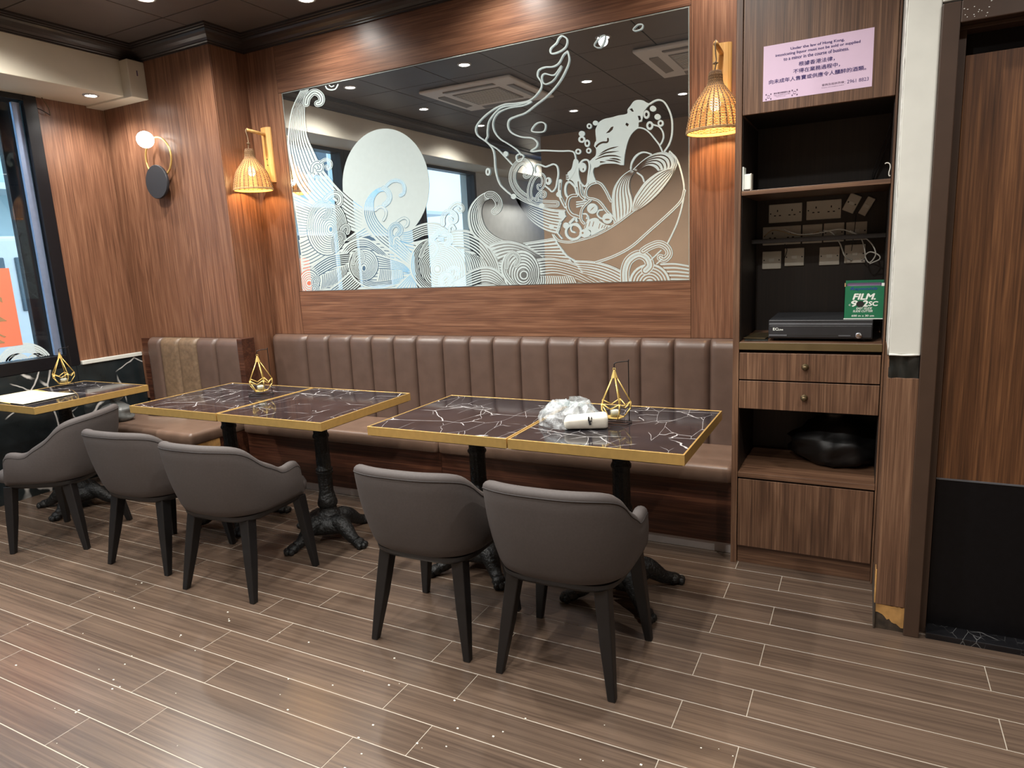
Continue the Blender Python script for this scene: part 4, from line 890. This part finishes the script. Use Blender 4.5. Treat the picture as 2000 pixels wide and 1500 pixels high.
def band(A, B, n, w=1.3, part='etched_waves', edge=True, f0=0, f1=1):
    a, b = resamp(A, 26), resamp(B, 26)
    fi(a+b[::-1], 0, part, False); LAY[0] += 1
    for k in range(0 if edge else 1, n+(1 if edge else 0)):
        f = k/n; q = [(p[0]+(r[0]-p[0])*f, p[1]+(r[1]-p[1])*f) for p, r in zip(a, b)]
        st(q, w, 1, part, False, .0 if edge and k in (0, n) else .08, 1, False)
    if edge:
        st(a, 1.6, 0, part, n=1)
def swirl(c0, r0, c1, r1, n, w=1.15, part='etched_waves', core=True):
    """nested off-centre ellipses: outermost first"""
    el(c1[0], c1[1], r1[0]+1.6, r1[1]+1.6, 1, part); el(c1[0], c1[1], r1[0], r1[1], 0, part)
    LAY[0] += 1
    for k in range(n-1, 0, -1):
        f = k/n; cx, cy, rx, ry = c0[0]+(c1[0]-c0[0])*f, c0[1]+(c1[1]-c0[1])*f, r0[0]+(r1[0]-r0[0])*f, r0[1]+(r1[1]-r0[1])*f
        st([(cx+rx*math.cos(t*.2618), cy+ry*math.sin(t*.2618)) for t in range(24)], w, 1, part, True, 0, 3, False)
    if core: el(c0[0], c0[1], r0[0], r0[1], 1, part)
# sun
sl, sr, stp = at(670, 356, y=3.6), at(839.4, 350, y=3.6), at(752, 251, y=3.6)
sR = (sr.x-sl.x)/2; sC = ((sl.x+sr.x)/2, stp.z-sR)
sm = MB(); sm.add([(sC[0]-mcx+sR*math.cos(t*math.pi/48), -.0013, sC[1]-mzb+sR*math.sin(t*math.pi/48)) for t in range(96)], [tuple(range(96))]); sm.obj('etched_sun', M['frost'], mir)
# --- window-side swell and curls
band([(588,498),(640,496),(680,474),(740,470),(800,474),(880,458),(960,474),(1020,492),(1062,504)], [(594,567),(700,566),(800,565),(900,562),(1000,559),(1062,557)], 15, 1.5, edge=False)
band([(589,178),(580,196),(572,215),(568,235),(565,260),(564,280),(567,305),(572,330),(578,350),(590,372),(612,397),(640,420),(668,440),(708,457)], [(606,174),(600,195),(598,215),(599,245),(604,270),(613,290),(622,310),(634,332),(655,358),(670,374),(690,392),(711,407)], 9, 1.5)
nest([(600,203),(602,193),(607,186),(613,181),(620,181),(627,186),(630,194),(628,201),(622,203)], [13,10.2,8,1.2])
st([(638,169),(641,174),(649,176),(657,174),(662,166)], 2.6); st([(645,167),(649,170),(654,168)], 2)
band([(573,377),(590,385),(612,397),(622,408)], [(588,470),(598,468),(606,464),(614,460)], 15, 1.3)
band([(586,470),(598,464),(610,458)], [(594,524),(615,518),(650,497)], 9, 1.5); band([(609,522),(630,506),(650,497),(690,492)], [(622,540),(645,526),(660,519),(690,514)], 6, 2.0)
swirl((648,448), (3.2,4.6), (641,445), (39,53), 11)
nest([(606,445),(609,422),(618,404),(630,396),(641,400),(645,411),(641,421),(635,425)], [12,10.4,6.6,4.6,2.6,1.2], first=1)
nest([(638,390),(648,381),(658,378),(666,384),(667,394),(662,400)], [12,10,6,4], first=1)
nest([(611,336),(612,325),(619,318),(627,319),(631,326),(628,333),(622,333)], [9,6,3.6]); nest([(628,318),(635,313),(643,313),(648,319),(647,327),(642,330),(640,325)], [7,4.6,2.6]); nest([(617,352),(617,345),(622,343),(625,349)], [5,2.6])
for k in range(4): st([(644+3*k,388+1.5*k),(650+3*k,396+1.2*k)], 1.5, 1)
nest([(668,452),(672,444),(679,441),(683,447),(681,455)], [9,7,3.2,1.2], first=1); nest([(657,488),(655,476),(658,463),(664,456),(671,458),(674,465),(671,472)], [11,9,6,3.6,1.5], first=1)
# --- mid bands
band([(674,471),(692,457),(714,440)], [(690,470),(704,466),(726,460)], 4, 1.4); band([(667,492),(680,476),(700,466),(720,467),(740,480),(762,500)], [(682,495),(690,487),(705,481),(722,483),(737,492),(752,503)], 4, 1.5)
band([(783,464),(795,469),(818,474)], [(770,512),(785,521),(804,533)], 9, 1.5); band([(733,494),(760,503),(790,514),(805,530)], [(738,524),(765,525),(785,529),(800,533)], 6, 1.6)
band([(742,525),(741,536),(738,549)], [(788,528),(789,538),(790,546)], 14, 1.3)
band([(784,453),(800,449),(815,442),(830,437),(845,435),(860,438),(872,446),(879,454)], [(784,470),(800,474),(815,468),(830,461),(845,459),(858,459),(872,462)], 6, 1.7)
# small wave on the lower left
swirl((606,553), (4.2,4.2), (606,553), (19,25), 5, 1.2)
band([(628,538),(629,550),(627,566)], [(684,513),(682,525),(670,552)], 15, 1.3); band([(640,568),(662,552),(686,530)], [(692,568),(700,562),(707,556)], 8, 1.8)
nest([(612,560),(613,548),(619,541),(625,543),(626,550)], [6,4,1.6]); nest([(611,568),(612,560),(618,557),(623,562),(623,568)], [6,4,1.6])
band([(688,493),(684,510),(684,525),(690,540),(703,553),(720,561),(745,564),(790,552)], [(700,498),(696,515),(698,528),(705,538),(716,546),(732,551),(755,550),(790,543)], 4, 1.6)
swirl((713,524), (3.2,5), (713,517), (27,30), 8); nest([(692,515),(694,500),(702,491),(709,494),(712,503),(709,512)], [8,6.6,3,1.4], first=1)
band([(768,566),(788,548),(804,534)], [(822,566),(816,556),(812,548)], 8, 1.5)
# tall wave in front of the sun
band([(752,364),(740,367),(727,376),(716,390),(711,407),(712,425),(720,447),(735,467),(752,482),(775,499),(804,522)], [(752,373),(745,374),(738,379),(732,390),(731,405),(734,420),(742,434),(754,447),(768,458),(785,472),(806,494)], 6, 1.5)
nest([(751,368),(759,373),(763,384),(760,394),(753,400)], [9.4,8,3.6,2], first=1); nest([(757,363),(766,355),(778,353),(788,358),(792,368),(790,378),(784,382)], [6.4,5,1.4], first=1)
nest([(735,411),(742,405),(750,405),(756,413),(755,423),(751,430)], [5,3.8], first=1); nest([(777,434),(785,428),(793,426),(799,431),(798,439),(794,443)], [5,3.8], first=1)
nest([(774,482),(766,466),(764,451),(770,441),(778,439),(784,445),(784,453),(779,458)], [10,8,4.6,2.4,1], first=1); nest([(771,477),(772,467),(778,463),(783,468)], [5,3.4], first=1)
# --- wave in the middle
band([(882,451),(900,449),(920,452),(945,465),(960,485),(972,508),(978,530)], [(886,480),(905,480),(925,489),(940,502),(953,520),(958,534)], 6, 2.2)
band([(892,483),(904,498),(914,530)], [(946,505),(953,515),(957,530)], 10, 1.5)
swirl((856,525), (4.5,4.8), (862,531), (51,56), 12, 1.5)
band([(838,467),(822,474),(808,491),(803,512),(804,530),(812,548),(826,564)], [(838,475),(829,484),(820,501),(819,520),(824,538),(837,552),(854,564)], 5, 1.6)
nest([(824,500),(830,484),(840,472),(850,474),(856,484),(853,494),(848,500)], [10,8.6,5,3.4,1.2], first=1); nest([(847,465),(858,454),(870,453),(880,461),(881,470),(875,477)], [11,9,6.6,5,2.4,1], first=1)
for k in range(4): st([(855+2*k,463+3.5*k),(868,464+2.6*k)], 2, 1)
nest([(875,531),(885,523),(894,524),(898,531),(894,536)], [7,4.4,2], first=1); nest([(866,560),(863,546),(870,536),(880,537),(884,546),(880,553)], [11,9,6,3.4,1.4], first=1)
band([(884,552),(902,542),(920,530),(940,522),(955,521),(970,526),(985,541),(993,558)], [(890,562),(908,561),(928,556),(945,550),(958,551),(972,556),(982,560)], 6, 2.0)
nest([(879,412),(887,402),(896,398),(904,403),(905,410),(899,413),(896,408)], [8,5.4,3]); nest([(867,438),(867,425),(873,415),(882,413),(891,420),(892,430),(886,434),(882,428)], [9.4,6.8,4,1.2]); nest([(880,451),(880,444),(886,441),(890,447)], [6,3.2,1])
# --- tall curl right of the middle
band([(957,374),(940,382),(925,397),(917,415),(917,435),(922,453),(935,467),(950,480),(968,493)], [(957,390),(948,394),(943,405),(942,420),(948,440),(960,455),(980,467),(1010,475)], 7, 1.6)
nest([(955,381),(964,381),(972,388),(976,398),(974,408),(968,413)], [14,11.4,7.6,5.6,2.2,1]); el(973,397,2,3.4,1); 
band([(956,477),(985,471),(1010,474),(1035,484),(1055,497),(1072,506)], [(975,508),(985,503),(1002,498),(1020,500),(1048,508)], 5, 3.0); band([(1024,475),(1050,471),(1084,465)], [(1066,506),(1090,508),(1120,513)], 7, 3.0)
band([(1046,507),(1075,504),(1100,508),(1130,517),(1150,525),(1170,537),(1196,553)], [(1058,538),(1085,535),(1110,540),(1130,547),(1150,556)], 6, 3.2); band([(1052,538),(1053,546),(1050,557)], [(1122,540),(1126,548),(1130,556)], 17, 2.0)
swirl((1025,537), (6,6.4), (1020,533), (35,44), 7, 2.2); st([(1025+9.5*math.cos(t*.5236), 537+9.8*math.sin(t*.5236)) for t in range(12)], 1.8, 1, closed=True)
band([(1003,489),(988,500),(981,520),(985,540),(1002,558)], [(1003,498),(996,506),(992,520),(995,535),(1012,558)], 3, 1.6); nest([(991,522),(993,505),(1003,495),(1012,499),(1015,508),(1009,518)], [10,8.4,5,3.4,1.2], first=1)
band([(1120,509),(1160,511),(1190,518),(1220,532),(1244,552)], [(1140,535),(1160,541),(1180,548),(1200,554)], 6, 2.6)
# --- curls in the cabinet-side corner
for k in range(5): st([(1292,516+7.4*k),(1320,515.5+7.4*k),(1347,520+6.6*k)], 3.2)
swirl((1270,553), (4,4), (1270,553), (40,38), 6, 3.2); 
nest([(1222,552),(1222,528),(1230,508),(1248,497),(1264,503),(1270,518),(1262,528)], [18,14.6,10,2,1]); nest([(1257,490),(1270,482),(1288,476),(1303,483),(1308,496),(1299,506),(1291,503)], [14,10.6,7,2]); st([(1272,508),(1292,489)], 2.6); st([(1284,515),(1294,506)], 2.6)
# --- bowl
BW = 'etched_bowl'
nest(zc(900,280,4.348,[(790,770),(830,820),(900,838),(980,830),(1150,780),(1300,700),(1450,590),(1600,470),(1750,320),(1825,200),(1830,130),(1780,80)]), [4.6,1.2], BW)
st(zc(900,280,4.348,[(1780,70),(1840,140),(1880,260),(1900,380),(1890,500),(1840,680),(1760,850)]), 2.8, 0, BW); nest(zc(900,280,4.348,[(1903,400),(1880,480),(1800,570),(1600,750),(1450,880),(1300,960),(1150,1012)]), [5.2,1.4], BW)
st(zc(900,280,4.348,[(790,780),(840,870),(900,950),(990,1005)]), 2.8, 0, BW)
R3 = lambda p: zc(1160,260,10,p)
# noodles
band(R3([(780,720),(880,620),(1000,520),(1130,440),(1280,390),(1400,380),(1500,420),(1560,490),(1580,600),(1550,690)]), R3([(860,745),(950,690),(1050,650),(1130,655),(1200,690),(1250,745)]), 5, 2.4, BW)
band(R3([(740,720),(560,850),(430,1030),(380,1200),(370,1400),(390,1600),(410,1780)]), R3([(800,760),(730,880),(705,1000),(720,1130),(760,1260),(775,1400),(745,1540)]), 6, 1.9, BW)
band(R3([(1520,690),(1300,760),(1150,850),(1000,980),(880,1150),(800,1300),(765,1520)]), R3([(1590,690),(1530,850),(1430,1000),(1310,1150),(1160,1300),(1010,1420),(850,1520)]), 6, 1.6, BW)
st(R3([(860,780),(950,850),(990,950)]), 3, 0, BW); st(R3([(735,690),(750,580),(820,460),(920,390),(1020,380),(1130,420)]), 2.8, 0, BW)
R4 = lambda p: zc(1120,180,10,p)
fi(R4([(360,1330),(450,1240),(455,1110),(420,1060),(440,980),(460,950),(445,760),(470,680),(520,590),(620,530),(760,500),(900,460),(1060,430),(1070,350),(1130,270),(1190,190),(1270,160),(1370,170),(1440,210),(1500,240),(1440,320),(1385,400),(1370,500),(1345,580),(1290,600),(1280,690),(1200,770),(1130,830),(1070,930),(1020,1060),(1000,1200),(985,1330),(965,1430),(850,1405),(700,1400),(560,1420),(460,1480),(370,1450)]), 0, BW, True, 3)
for q in ([(1110,340),(1160,320),(1195,385),(1165,390)], [(1030,645),(1050,600),(1100,635),(1075,680)], [(1270,470),(1320,470),(1335,545),(1295,560)], [(650,810),(700,760),(750,690),(800,675),(780,740),(720,795)]): fi(R4(q), 1, BW, False)
st(R4([(465,1070),(500,1030),(550,1000),(600,985),(660,985),(690,960),(690,915)]), 3.6, 1, BW)
for q in ([(530,1210),(700,1120),(895,1066)], [(490,1265),(650,1190),(905,1160)], [(400,1345),(600,1262),(800,1245),(948,1275)], [(640,1335),(800,1345),(942,1390)], [(360,1425),(500,1375),(650,1365)], [(720,1300),(850,1310),(945,1340)]): st(R4(q), 2.8, 1, BW, taper=.3)
st(R4([(985,1420),(1005,1210),(1060,980),(1130,830),(1220,735),(1290,700),(1400,725),(1500,800),(1600,920),(1690,1040),(1750,1170)]), 2.8, 0, BW); st(R4([(1500,240),(1600,178),(1690,160),(1780,200),(1860,320),(1920,480),(1940,650),(1930,850),(1880,1020),(1790,1160)]), 3.2, 0, BW); st(R4([(1560,640),(1680,680),(1750,770),(1770,880),(1740,980),(1700,1040)]), 2.8, 0, BW); st(R4([(1130,1500),(1150,1400),(1220,1280),(1320,1195),(1420,1180),(1530,1215)]), 2.8, 0, BW)
for x, y, r in ((1565,330,6),(1655,490,6),(445,610,5),(180,820,6)): el(112*10/10+1008+x/10, 180+y/10, r, r*.95, 0, BW)
for x, y, rx, ry in ((1440,445,6,8.5),(1505,660,6.8,8.6),(1715,615,6,6.6),(325,670,5,5.4),(180,930,7,6.6),(285,1005,5.4,7.4),(110,1165,5.8,5.6),(315,1150,5.2,5.6)): el(1120+x/10, 180+y/10, rx, ry, 0, BW); el(1120+x/10, 180+y/10, rx*.42, ry*.46, 1, BW)
R1 = lambda p: zc(980,310,10,p); R2 = lambda p: zc(1080,350,12.5,p)
# soup splash with its curl
band(R1([(280,740),(500,860),(750,930),(1000,990),(1260,1010)]), R1([(300,800),(420,1000),(600,1230),(850,1400),(1120,1480)]), 8, 2.3, BW)
nest(R1([(500,330),(550,290),(565,200),(520,110),(440,60),(330,110),(240,260),(230,430),(300,590),(430,720),(600,810),(800,870),(1080,885)]), [13.6,11,8.6,6.4,4.2,2.2], BW)
for x, y, r in ((250,740,5.2),(800,920,5.2),(1190,1090,7),(990,1330,5),(1130,700,5)): el(980+x/10, 310+y/10, r, r, 0, BW)
st(R1([(680,310),(660,190),(700,115),(790,130),(870,160),(950,135),(1030,110),(1100,160),(1120,300),(1095,450),(1070,570),(1000,645),(930,585),(860,530)]), 3, 0, BW)
nest(R1([(575,780),(560,620),(615,430),(710,320),(800,330),(840,420),(820,520),(765,585),(745,540)]), [9.6,7,4.8,2.4], BW); nest(R1([(705,810),(720,730),(780,665),(850,665),(850,735),(800,745)]), [7,4.2,1.6], BW); el(1073,354,5.6,7.6,0,BW); el(1071.5,353,1.6,3.2,1,BW)
fi(R1([(1430,20),(1500,30),(1520,120),(1500,250),(1505,380),(1530,480),(1480,560),(1410,450),(1300,300),(1380,200)]), 0, BW); fi(R1([(1740,40),(1760,150),(1735,300),(1700,480),(1780,470),(1850,440),(1820,350),(1800,250),(1830,180),(1920,150),(1920,40)]), 0, BW)
nest(R1([(1620,30),(1700,40),(1730,150),(1705,350),(1690,480),(1640,540),(1560,480),(1510,330),(1510,180),(1560,80)]), [3.4], BW, 0, True); el(1140,327.5,6.8,9.4,0,BW); el(1141,331,1,2.4,1,BW)
for r0 in (3.4, 7.2, 11): st(R1([(1280,290+r0*10),(1370,300+r0*10),(1450,380+r0*8),(1490,480)]), 1.9, 0, BW)
st(R2([(350,120),(420,70),(500,130),(560,200),(600,330),(620,400),(480,420),(400,450),(340,380),(320,250)]), 4, 0, BW, True); nest(R2([(600,400),(480,410),(400,480),(370,620),(400,760),(480,860),(580,900),(660,930)]), [6.4,3], BW); st(R2([(200,40),(190,160),(180,280),(190,400),(240,520),(330,680)]), 6, 0, BW); st(R2([(205,100),(200,260)]), 1.8, 1, BW); st(R2([(235,470),(320,660)]), 2, 1, BW)
nest(R2([(1100,80),(980,110),(880,180),(820,300),(830,420),(900,470),(1000,485),(1120,530),(1230,640),(1330,780),(1450,900),(1550,1040)]), [5.2,1.4], BW); nest(R2([(1080,70),(1200,130),(1310,290),(1390,450),(1440,540)]), [5.2,1.4], BW)
nest(R2([(640,70),(660,250),(700,400),(780,480)]), [6,2.4], BW); nest(R2([(700,130),(740,260),(800,420)]), [4,1.4], BW)
for k in range(3): st(R2([(600,560+60*k),(700,550+52*k),(840,520+50*k)]), 2.4, 0, BW)
nest(R2([(930,520),(820,620),(730,740),(700,900),(720,1010),(780,1080)]), [5,1.6], BW); el(1158.8,407.6,10.6,10.2,0,BW); st(R2([(930,780),(985,720),(1045,665)]), 1.8, 1, BW, taper=.4)
st(R2([(760,850),(830,850),(880,920),(890,1000),(850,1060)]), 2.8, 0, BW); nest(R2([(840,960),(865,920),(885,980),(860,1030)]), [2.6], BW)
fi(R2([(900,990),(1050,945),(1150,990),(1300,1110),(1440,1140),(1250,1230),(1100,1310),(950,1370),(940,1250),(790,1210),(830,1070)]), 0, BW)
for x, y in ((840,1080),(930,1040),(1020,1040),(1170,1090),(1240,1130),(1300,1130),(1350,1150)): st(R2([(x,y),(x-30,y+ (110 if x < 1200 else 60))]), 1.5, 1, BW)
el(1188,427,10,10.4,0,BW); el(1188,429,5,1.8,1,BW); st(R2([(1230,750),(1140,770),(1105,860),(1150,930),(1220,970)]), 3, 0, BW); st(R2([(1150,1000),(1260,1070),(1400,1120)]), 1.4, 1, BW)
st([(1122+14.8*math.cos(t*.5236), 453+14.4*math.sin(t*.5236)) for t in range(12)], 4.6, 0, BW, True); st(R2([(560,1300),(480,1270),(460,1180),(520,1100),(610,1090),(680,1160)]), 3, 0, BW); el(1107.6,440.6,6,6,0,BW); st(R2([(440,1060),(560,950),(600,1020)]), 5, 0, BW); el(1144.4,455.6,11,8,0,BW); el(1140,455,2,2,1,BW)
st(R2([(330,900),(250,1000),(180,1060),(150,1180),(120,1280),(170,1360),(240,1450)]), 2.6, 0, BW)
# --- steam ribbons and drops
SP = 'etched_steam'; Z4 = lambda p: zc(900,0,4.348,p)
st(Z4([(870,310),(910,340),(900,400),(850,440),(780,460),(770,420),(820,370),(840,330)]), 2.8, 0, SP, True)
st(Z4([(915,440),(928,520),(890,620),(830,720),(740,820),(650,890),(560,960),(480,990),(420,1020),(410,1080),(440,1130),(520,1165),(610,1175),(655,1210),(650,1250),(603,1288),(700,1280),(850,1285),(940,1285),(975,1310),(985,1400),(960,1480),(920,1530)]), 2.8, 0, SP)
st(Z4([(915,440),(880,470),(840,540),(790,570),(720,575),(670,600),(660,650),(690,700),(690,750),(640,820),(580,860),(480,880),(380,890),(290,930),(200,1000),(140,1080),(150,1150),(230,1210),(280,1270),(295,1340),(300,1420),(315,1500),(350,1580),(440,1660)]), 2.6, 0, SP)
st(Z4([(860,565),(800,640),(720,630),(695,660),(710,710),(745,715),(800,680),(850,600)]), 2.4, 0, SP, True); st(Z4([(605,870),(540,900),(420,920),(330,960),(285,1030),(290,1110),(340,1180),(420,1230),(490,1280),(520,1320)]), 2.4, 0, SP)
st(Z4([(605,865),(480,895),(370,910),(310,950),(250,1030),(235,1110),(235,1160),(222,1190),(240,1220),(320,1270),(380,1330),(445,1400)]), 2.4, 0, SP)
for q in ([(610,1115),(640,1060),(690,1040),(725,1060),(720,1110),(680,1125)], [(1140,390),(1180,330),(1230,305),(1225,360),(1190,410)], [(1470,255),(1510,215),(1550,215),(1540,250),(1490,268)]): st(Z4(q), 2.2, 0, SP, True)
el(989.7,301.3,4.6,5.4,0,SP); el(955.2,336,4.8,7.6,0,SP); el(955.2,336,1.4,3.6,1,SP); nest(Z4([(480,1330),(510,1310),(540,1330),(520,1370),(490,1370)]), [2.6], SP, 0, True)
for nm, m in ART.items(): m.obj(nm, [M['frost'], M['mirror']], mir, recalc=False)

# ================================================================== THINGS ON TABLES
def lantern(label, x, y, rz):
    t = thing('lantern', label, 'candle holder', (x, y, .7505), rz, 'gold teardrop candle lanterns on the tables')
    # wire stand: open rectangle on the table, upright, bar and hook
    MB().tube([(.055,.035,.002),(-.055,.035,.002),(-.062,0,.002),(-.055,-.035,.002),(.055,-.035,.002),(.062,0,.002)], .0019, 6, True).obj('stand_base', M['blackwire'], t, smooth=True)
    MB().tube(smoothpath([(.045,.035,.002),(.045,.035,.10),(.045,.035,.228),(.044,.034,.232),(.02,.015,.232),(.003,.002,.229),(0,0,.222),(.0,.0,.210)], 5), .0019, 6).obj('stand_arm', M['blackwire'], t, smooth=True)
    n = 5; bot, midz, hi, top = .022, .060, .082, .176
    MB().lathe([(.004, .203), (.012, .178), (.013, .174)], 5, cap0=True, cap1=True).obj('cap', M['goldwire'], t)
    MB().tube([(.005*math.cos(a*.7), 0, .206+.005*math.sin(a*.7)) for a in range(9)], .0014, 5, True).obj('hanging_ring', M['goldwire'], t, smooth=True)
    w = MB(); R1 = .060; R0 = .034
    for k in range(n):
        a = 2*math.pi*k/n+.3; b = a+math.pi/n; c = a+2*math.pi/n
        U = (R1*math.cos(a), R1*math.sin(a), hi); D = (R1*math.cos(a), R1*math.sin(a), midz-.002); Mv = (R1*.80*math.cos(b), R1*.80*math.sin(b), midz+.002); U2 = (R1*math.cos(c), R1*math.sin(c), hi)
        B = (R0*math.cos(a), R0*math.sin(a), bot); B2 = (R0*math.cos(c), R0*math.sin(c), bot)
        w.tube([(.008*math.cos(a), .008*math.sin(a), top), U], .0025, 5); w.tube([U, Mv], .0025, 5); w.tube([Mv, U2], .0025, 5); w.tube([U, D], .0032, 5); w.tube([D, B], .0025, 5); w.tube([B, B2], .0025, 5)
    w.obj('wire_cage', M['goldwire'], t, smooth=True)
    MB().lathe([(.001, bot), (.034, bot), (.034, bot+.002), (.001, bot+.002)], 5, cap0=False, cap1=False).obj('cage_floor', M['goldwire'], t)
    cup = MB().lathe([(.001, bot+.003), (.018, bot+.003), (.021, bot+.008), (.0225, bot+.042), (.0215, bot+.042), (.0195, bot+.010), (.001, bot+.008)], 20, cap0=False, cap1=False).obj('glass_cup', M['cupglass'], t, smooth=True)
    MB().lathe([(.017, bot+.010), (.018, bot+.026), (.001, bot+.027)], 18).obj('wax', M['tissue'], cup, smooth=True)
    t.scale = (1.08, 1.08, 1.1)
    return t
L0 = lantern('gold candle lantern beside the crumpled clear bag', -.905, 2.62, .0)
lantern('gold candle lantern at the table edge near the short banquette', -3.035, 2.68, .5); lantern('gold candle lantern on the table under the window', -4.715, 2.54, .9)
# napkin packets in a clear bag
nb = thing('napkin_bag', 'clear crumpled plastic bag holding a white napkin packet', 'bag', (-1.075, 2.575, .7505), .30)
m = rbox(MB(), -.088, .088, -.05, .05, 0, .060, .018, 4)
m.v = [(x+.006*noise.noise((x*22, y*22, z*22)), y-.25*z+.006*noise.noise((x*22+5, y*22, z*22)), max(0, z*(.85+1.2*x)+.005*noise.noise((x*30, y*30, 2)))) for x, y, z in m.v]
o = m.obj('napkin_packet', M['tissue'], nb, smooth=True); o.location = (.060, -.078, .002); o.rotation_euler = (0, 0, .08)
for k, (bx, bz, w, h) in enumerate(((.075, .048, .006, .018), (.082, .040, .010, .004), (.078, .034, .008, .008), (.086, .052, .004, .010), (.080, .026, .009, .005))):
    MB().box(bx-w/2, bx+w/2, -.141, -.134, bz-h/2, bz+h/2).obj('printed_mark', M['blackprint'], nb)
m = MB(); nu, nv = 36, 22
for j in range(nv+1):
    f = j/nv; ph = math.pi*.5*f
    for i in range(nu):
        a = 2*math.pi*i/nu; c, s = math.cos(a), math.sin(a)
        k = 1+.16*noise.noise((c*2.2, s*2.2, f*3))+.05*noise.noise((c*6, s*6, f*7)); r = math.cos(ph)**.6
        m.v.append((-.015+.135*c*r*k, -.0+.125*s*r*k, max(.002, .088*math.sin(ph)*(1+.40*noise.noise((c*2.4+5, s*2.4, f*2)))+.010*noise.noise((c*6, s*6+4, f*8)))))
for j in range(nv):
    for i in range(nu):
        a = j*nu+i; b = j*nu+(i+1) % nu; m.f.append((a, b, b+nu, a+nu)); m.m.append(0)
m.obj('clear_film', M['film'], nb)
# papers on the window table
def sheet(name, label, corners, z, mat, cat, th=.0012):
    m = MB(); c = [Vector(q) for q in corners]; cen = sum(c, Vector((0,0)))/4
    m.add([(q.x-cen.x, q.y-cen.y, 0) for q in c]+[(q.x-cen.x, q.y-cen.y, th) for q in c], [(3,2,1,0),(4,5,6,7),(0,1,5,4),(1,2,6,5),(2,3,7,6),(3,0,4,7)])
    o = m.obj(name, M[mat]); o.location = (cen.x, cen.y, z); return tag(o, label, cat)
sheet('folder', 'yellow folder under the cream papers on the window table', [(-4.80,2.10),(-4.44,2.07),(-4.46,2.36),(-4.80,2.40)], .7503, 'folder', 'folder', .003)
sheet('paper', 'cream paper sheet lying over the yellow folder', [(-4.60,2.078),(-4.30,2.072),(-4.33,2.385),(-4.63,2.37)], .7535, 'paper', 'paper')
sheet('paper', 'second cream paper sheet jutting from the folder towards the wall', [(-4.79,2.13),(-4.56,2.10),(-4.56,2.345),(-4.79,2.375)], .7550, 'paper', 'paper')
# tissue packet on the short banquette
m = MB(); rs = []
for j in range(12):
    f = j/11; hw = .055*(math.sin(math.pi*min(1, .12+f*.8)))**.5
    rs.append([(-.15+.30*f, hw*math.cos(2*math.pi*i/16)*(1+.15*noise.noise((i, f*4, 2))), max(.001, .016+.016*math.sin(2*math.pi*i/16)*(1+.5*noise.noise((i*.5, f*6, 5))))) for i in range(16)])
m.rings(rs); o = m.obj('tissue_packet', M['tissue'], smooth=True); o.location = (-4.50, 3.10, .4425); o.rotation_euler = (0, 0, .25); tag(o, 'crumpled white tissue packet on the short banquette seat', 'tissue')
# knotted grey bag at the window end of the short banquette
m = MB(); rs = []
for j in range(16):
    f = j/15; r = interp([(0,.10),(.15,.13),(.5,.12),(.72,.05),(.8,.028),(.9,.06),(1,.085)], f)
    rs.append([(r*math.cos(2*math.pi*i/24)*(1+.25*noise.noise((math.cos(i*.26)*2.5, math.sin(i*.26)*2.5, f*5))), .8*r*math.sin(2*math.pi*i/24)*(1+.25*noise.noise((math.cos(i*.26)*2.5+3, math.sin(i*.26)*2.5, f*5))), .24*f+.02*noise.noise((i*.6, f*3, 1))*f) for i in range(24)])
m.rings(rs); o = m.obj('plastic_bag', M['greybag'], smooth=True); o.location = (-4.72, 2.86, .4425); o.scale = (.95, .95, .75); tag(o, 'knotted grey plastic bag on the short banquette by the marble dado', 'bag')
# pale board leaning on the floor by the window table foot
o = MB().box(-.07, .07, -.006, .006, 0, .10).obj('offcut_board', M['rawwood'], bevel=.001); o.location = (-4.23, 2.70, 0); o.rotation_euler = (-.25, 0, .2); tag(o, 'pale plywood offcut standing on the floor below the short banquette', 'board')
# poster on the window, seen from behind
ps = thing('window_poster', 'orange paper poster taped inside the shop window', 'poster', (LEFT-.044, 2.2, 1.03))
MB().box(-.0005, .0005, -.30, .307, 0, .515).obj('sheet', M['orange'], ps)
def ptext(b, y, z, w, h):
    o = text(b, w, h, 'poster_ink', 'lettering', ps, .01); o.matrix_local = Matrix(((0,0,1,.0012),(-1,0,0,y),(0,1,0,z),(0,0,0,1))) if False else Matrix(((0,0,1,.0012),(1,0,0,y-w),(0,1,0,z),(0,0,0,1)))
    for v in o.data.vertices: v.co.x = w-v.co.x      # the print shows through mirrored
ptext('2', .235, .17, .16, .17); ptext('公', .215, .02, .15, .085)
# loose wires above the window panel
cable('black_cable', 'short dark wire poking out above the window frame', [at(72,211,x=LEFT+.006), at(85,217,x=LEFT+.03), at(98,225,x=LEFT+.02)], .003, 'cableb'); cable('black_cable', 'brown wire hanging from the soffit edge above the window', [at(80,188,x=LEFT+.02), at(85,196,x=LEFT+.03), at(95,212,x=LEFT+.03), at(98,225,x=LEFT+.025)], .003, 'bronze')
# crumbs and specks on the floor
cr = MB(); random.seed(11)
for k in range(130):
    x, y = random.uniform(-3.2, .9), random.uniform(.85, 1.84); s = random.uniform(.0012, .0035)
    cr.box(x-s, x+s, y-s*.7, y+s*.7, .0001, .0001+s*.7)
tag(cr.obj('floor_crumbs', M['tissue']), 'white crumbs scattered over the wood-look floor', 'crumbs', kind='stuff')
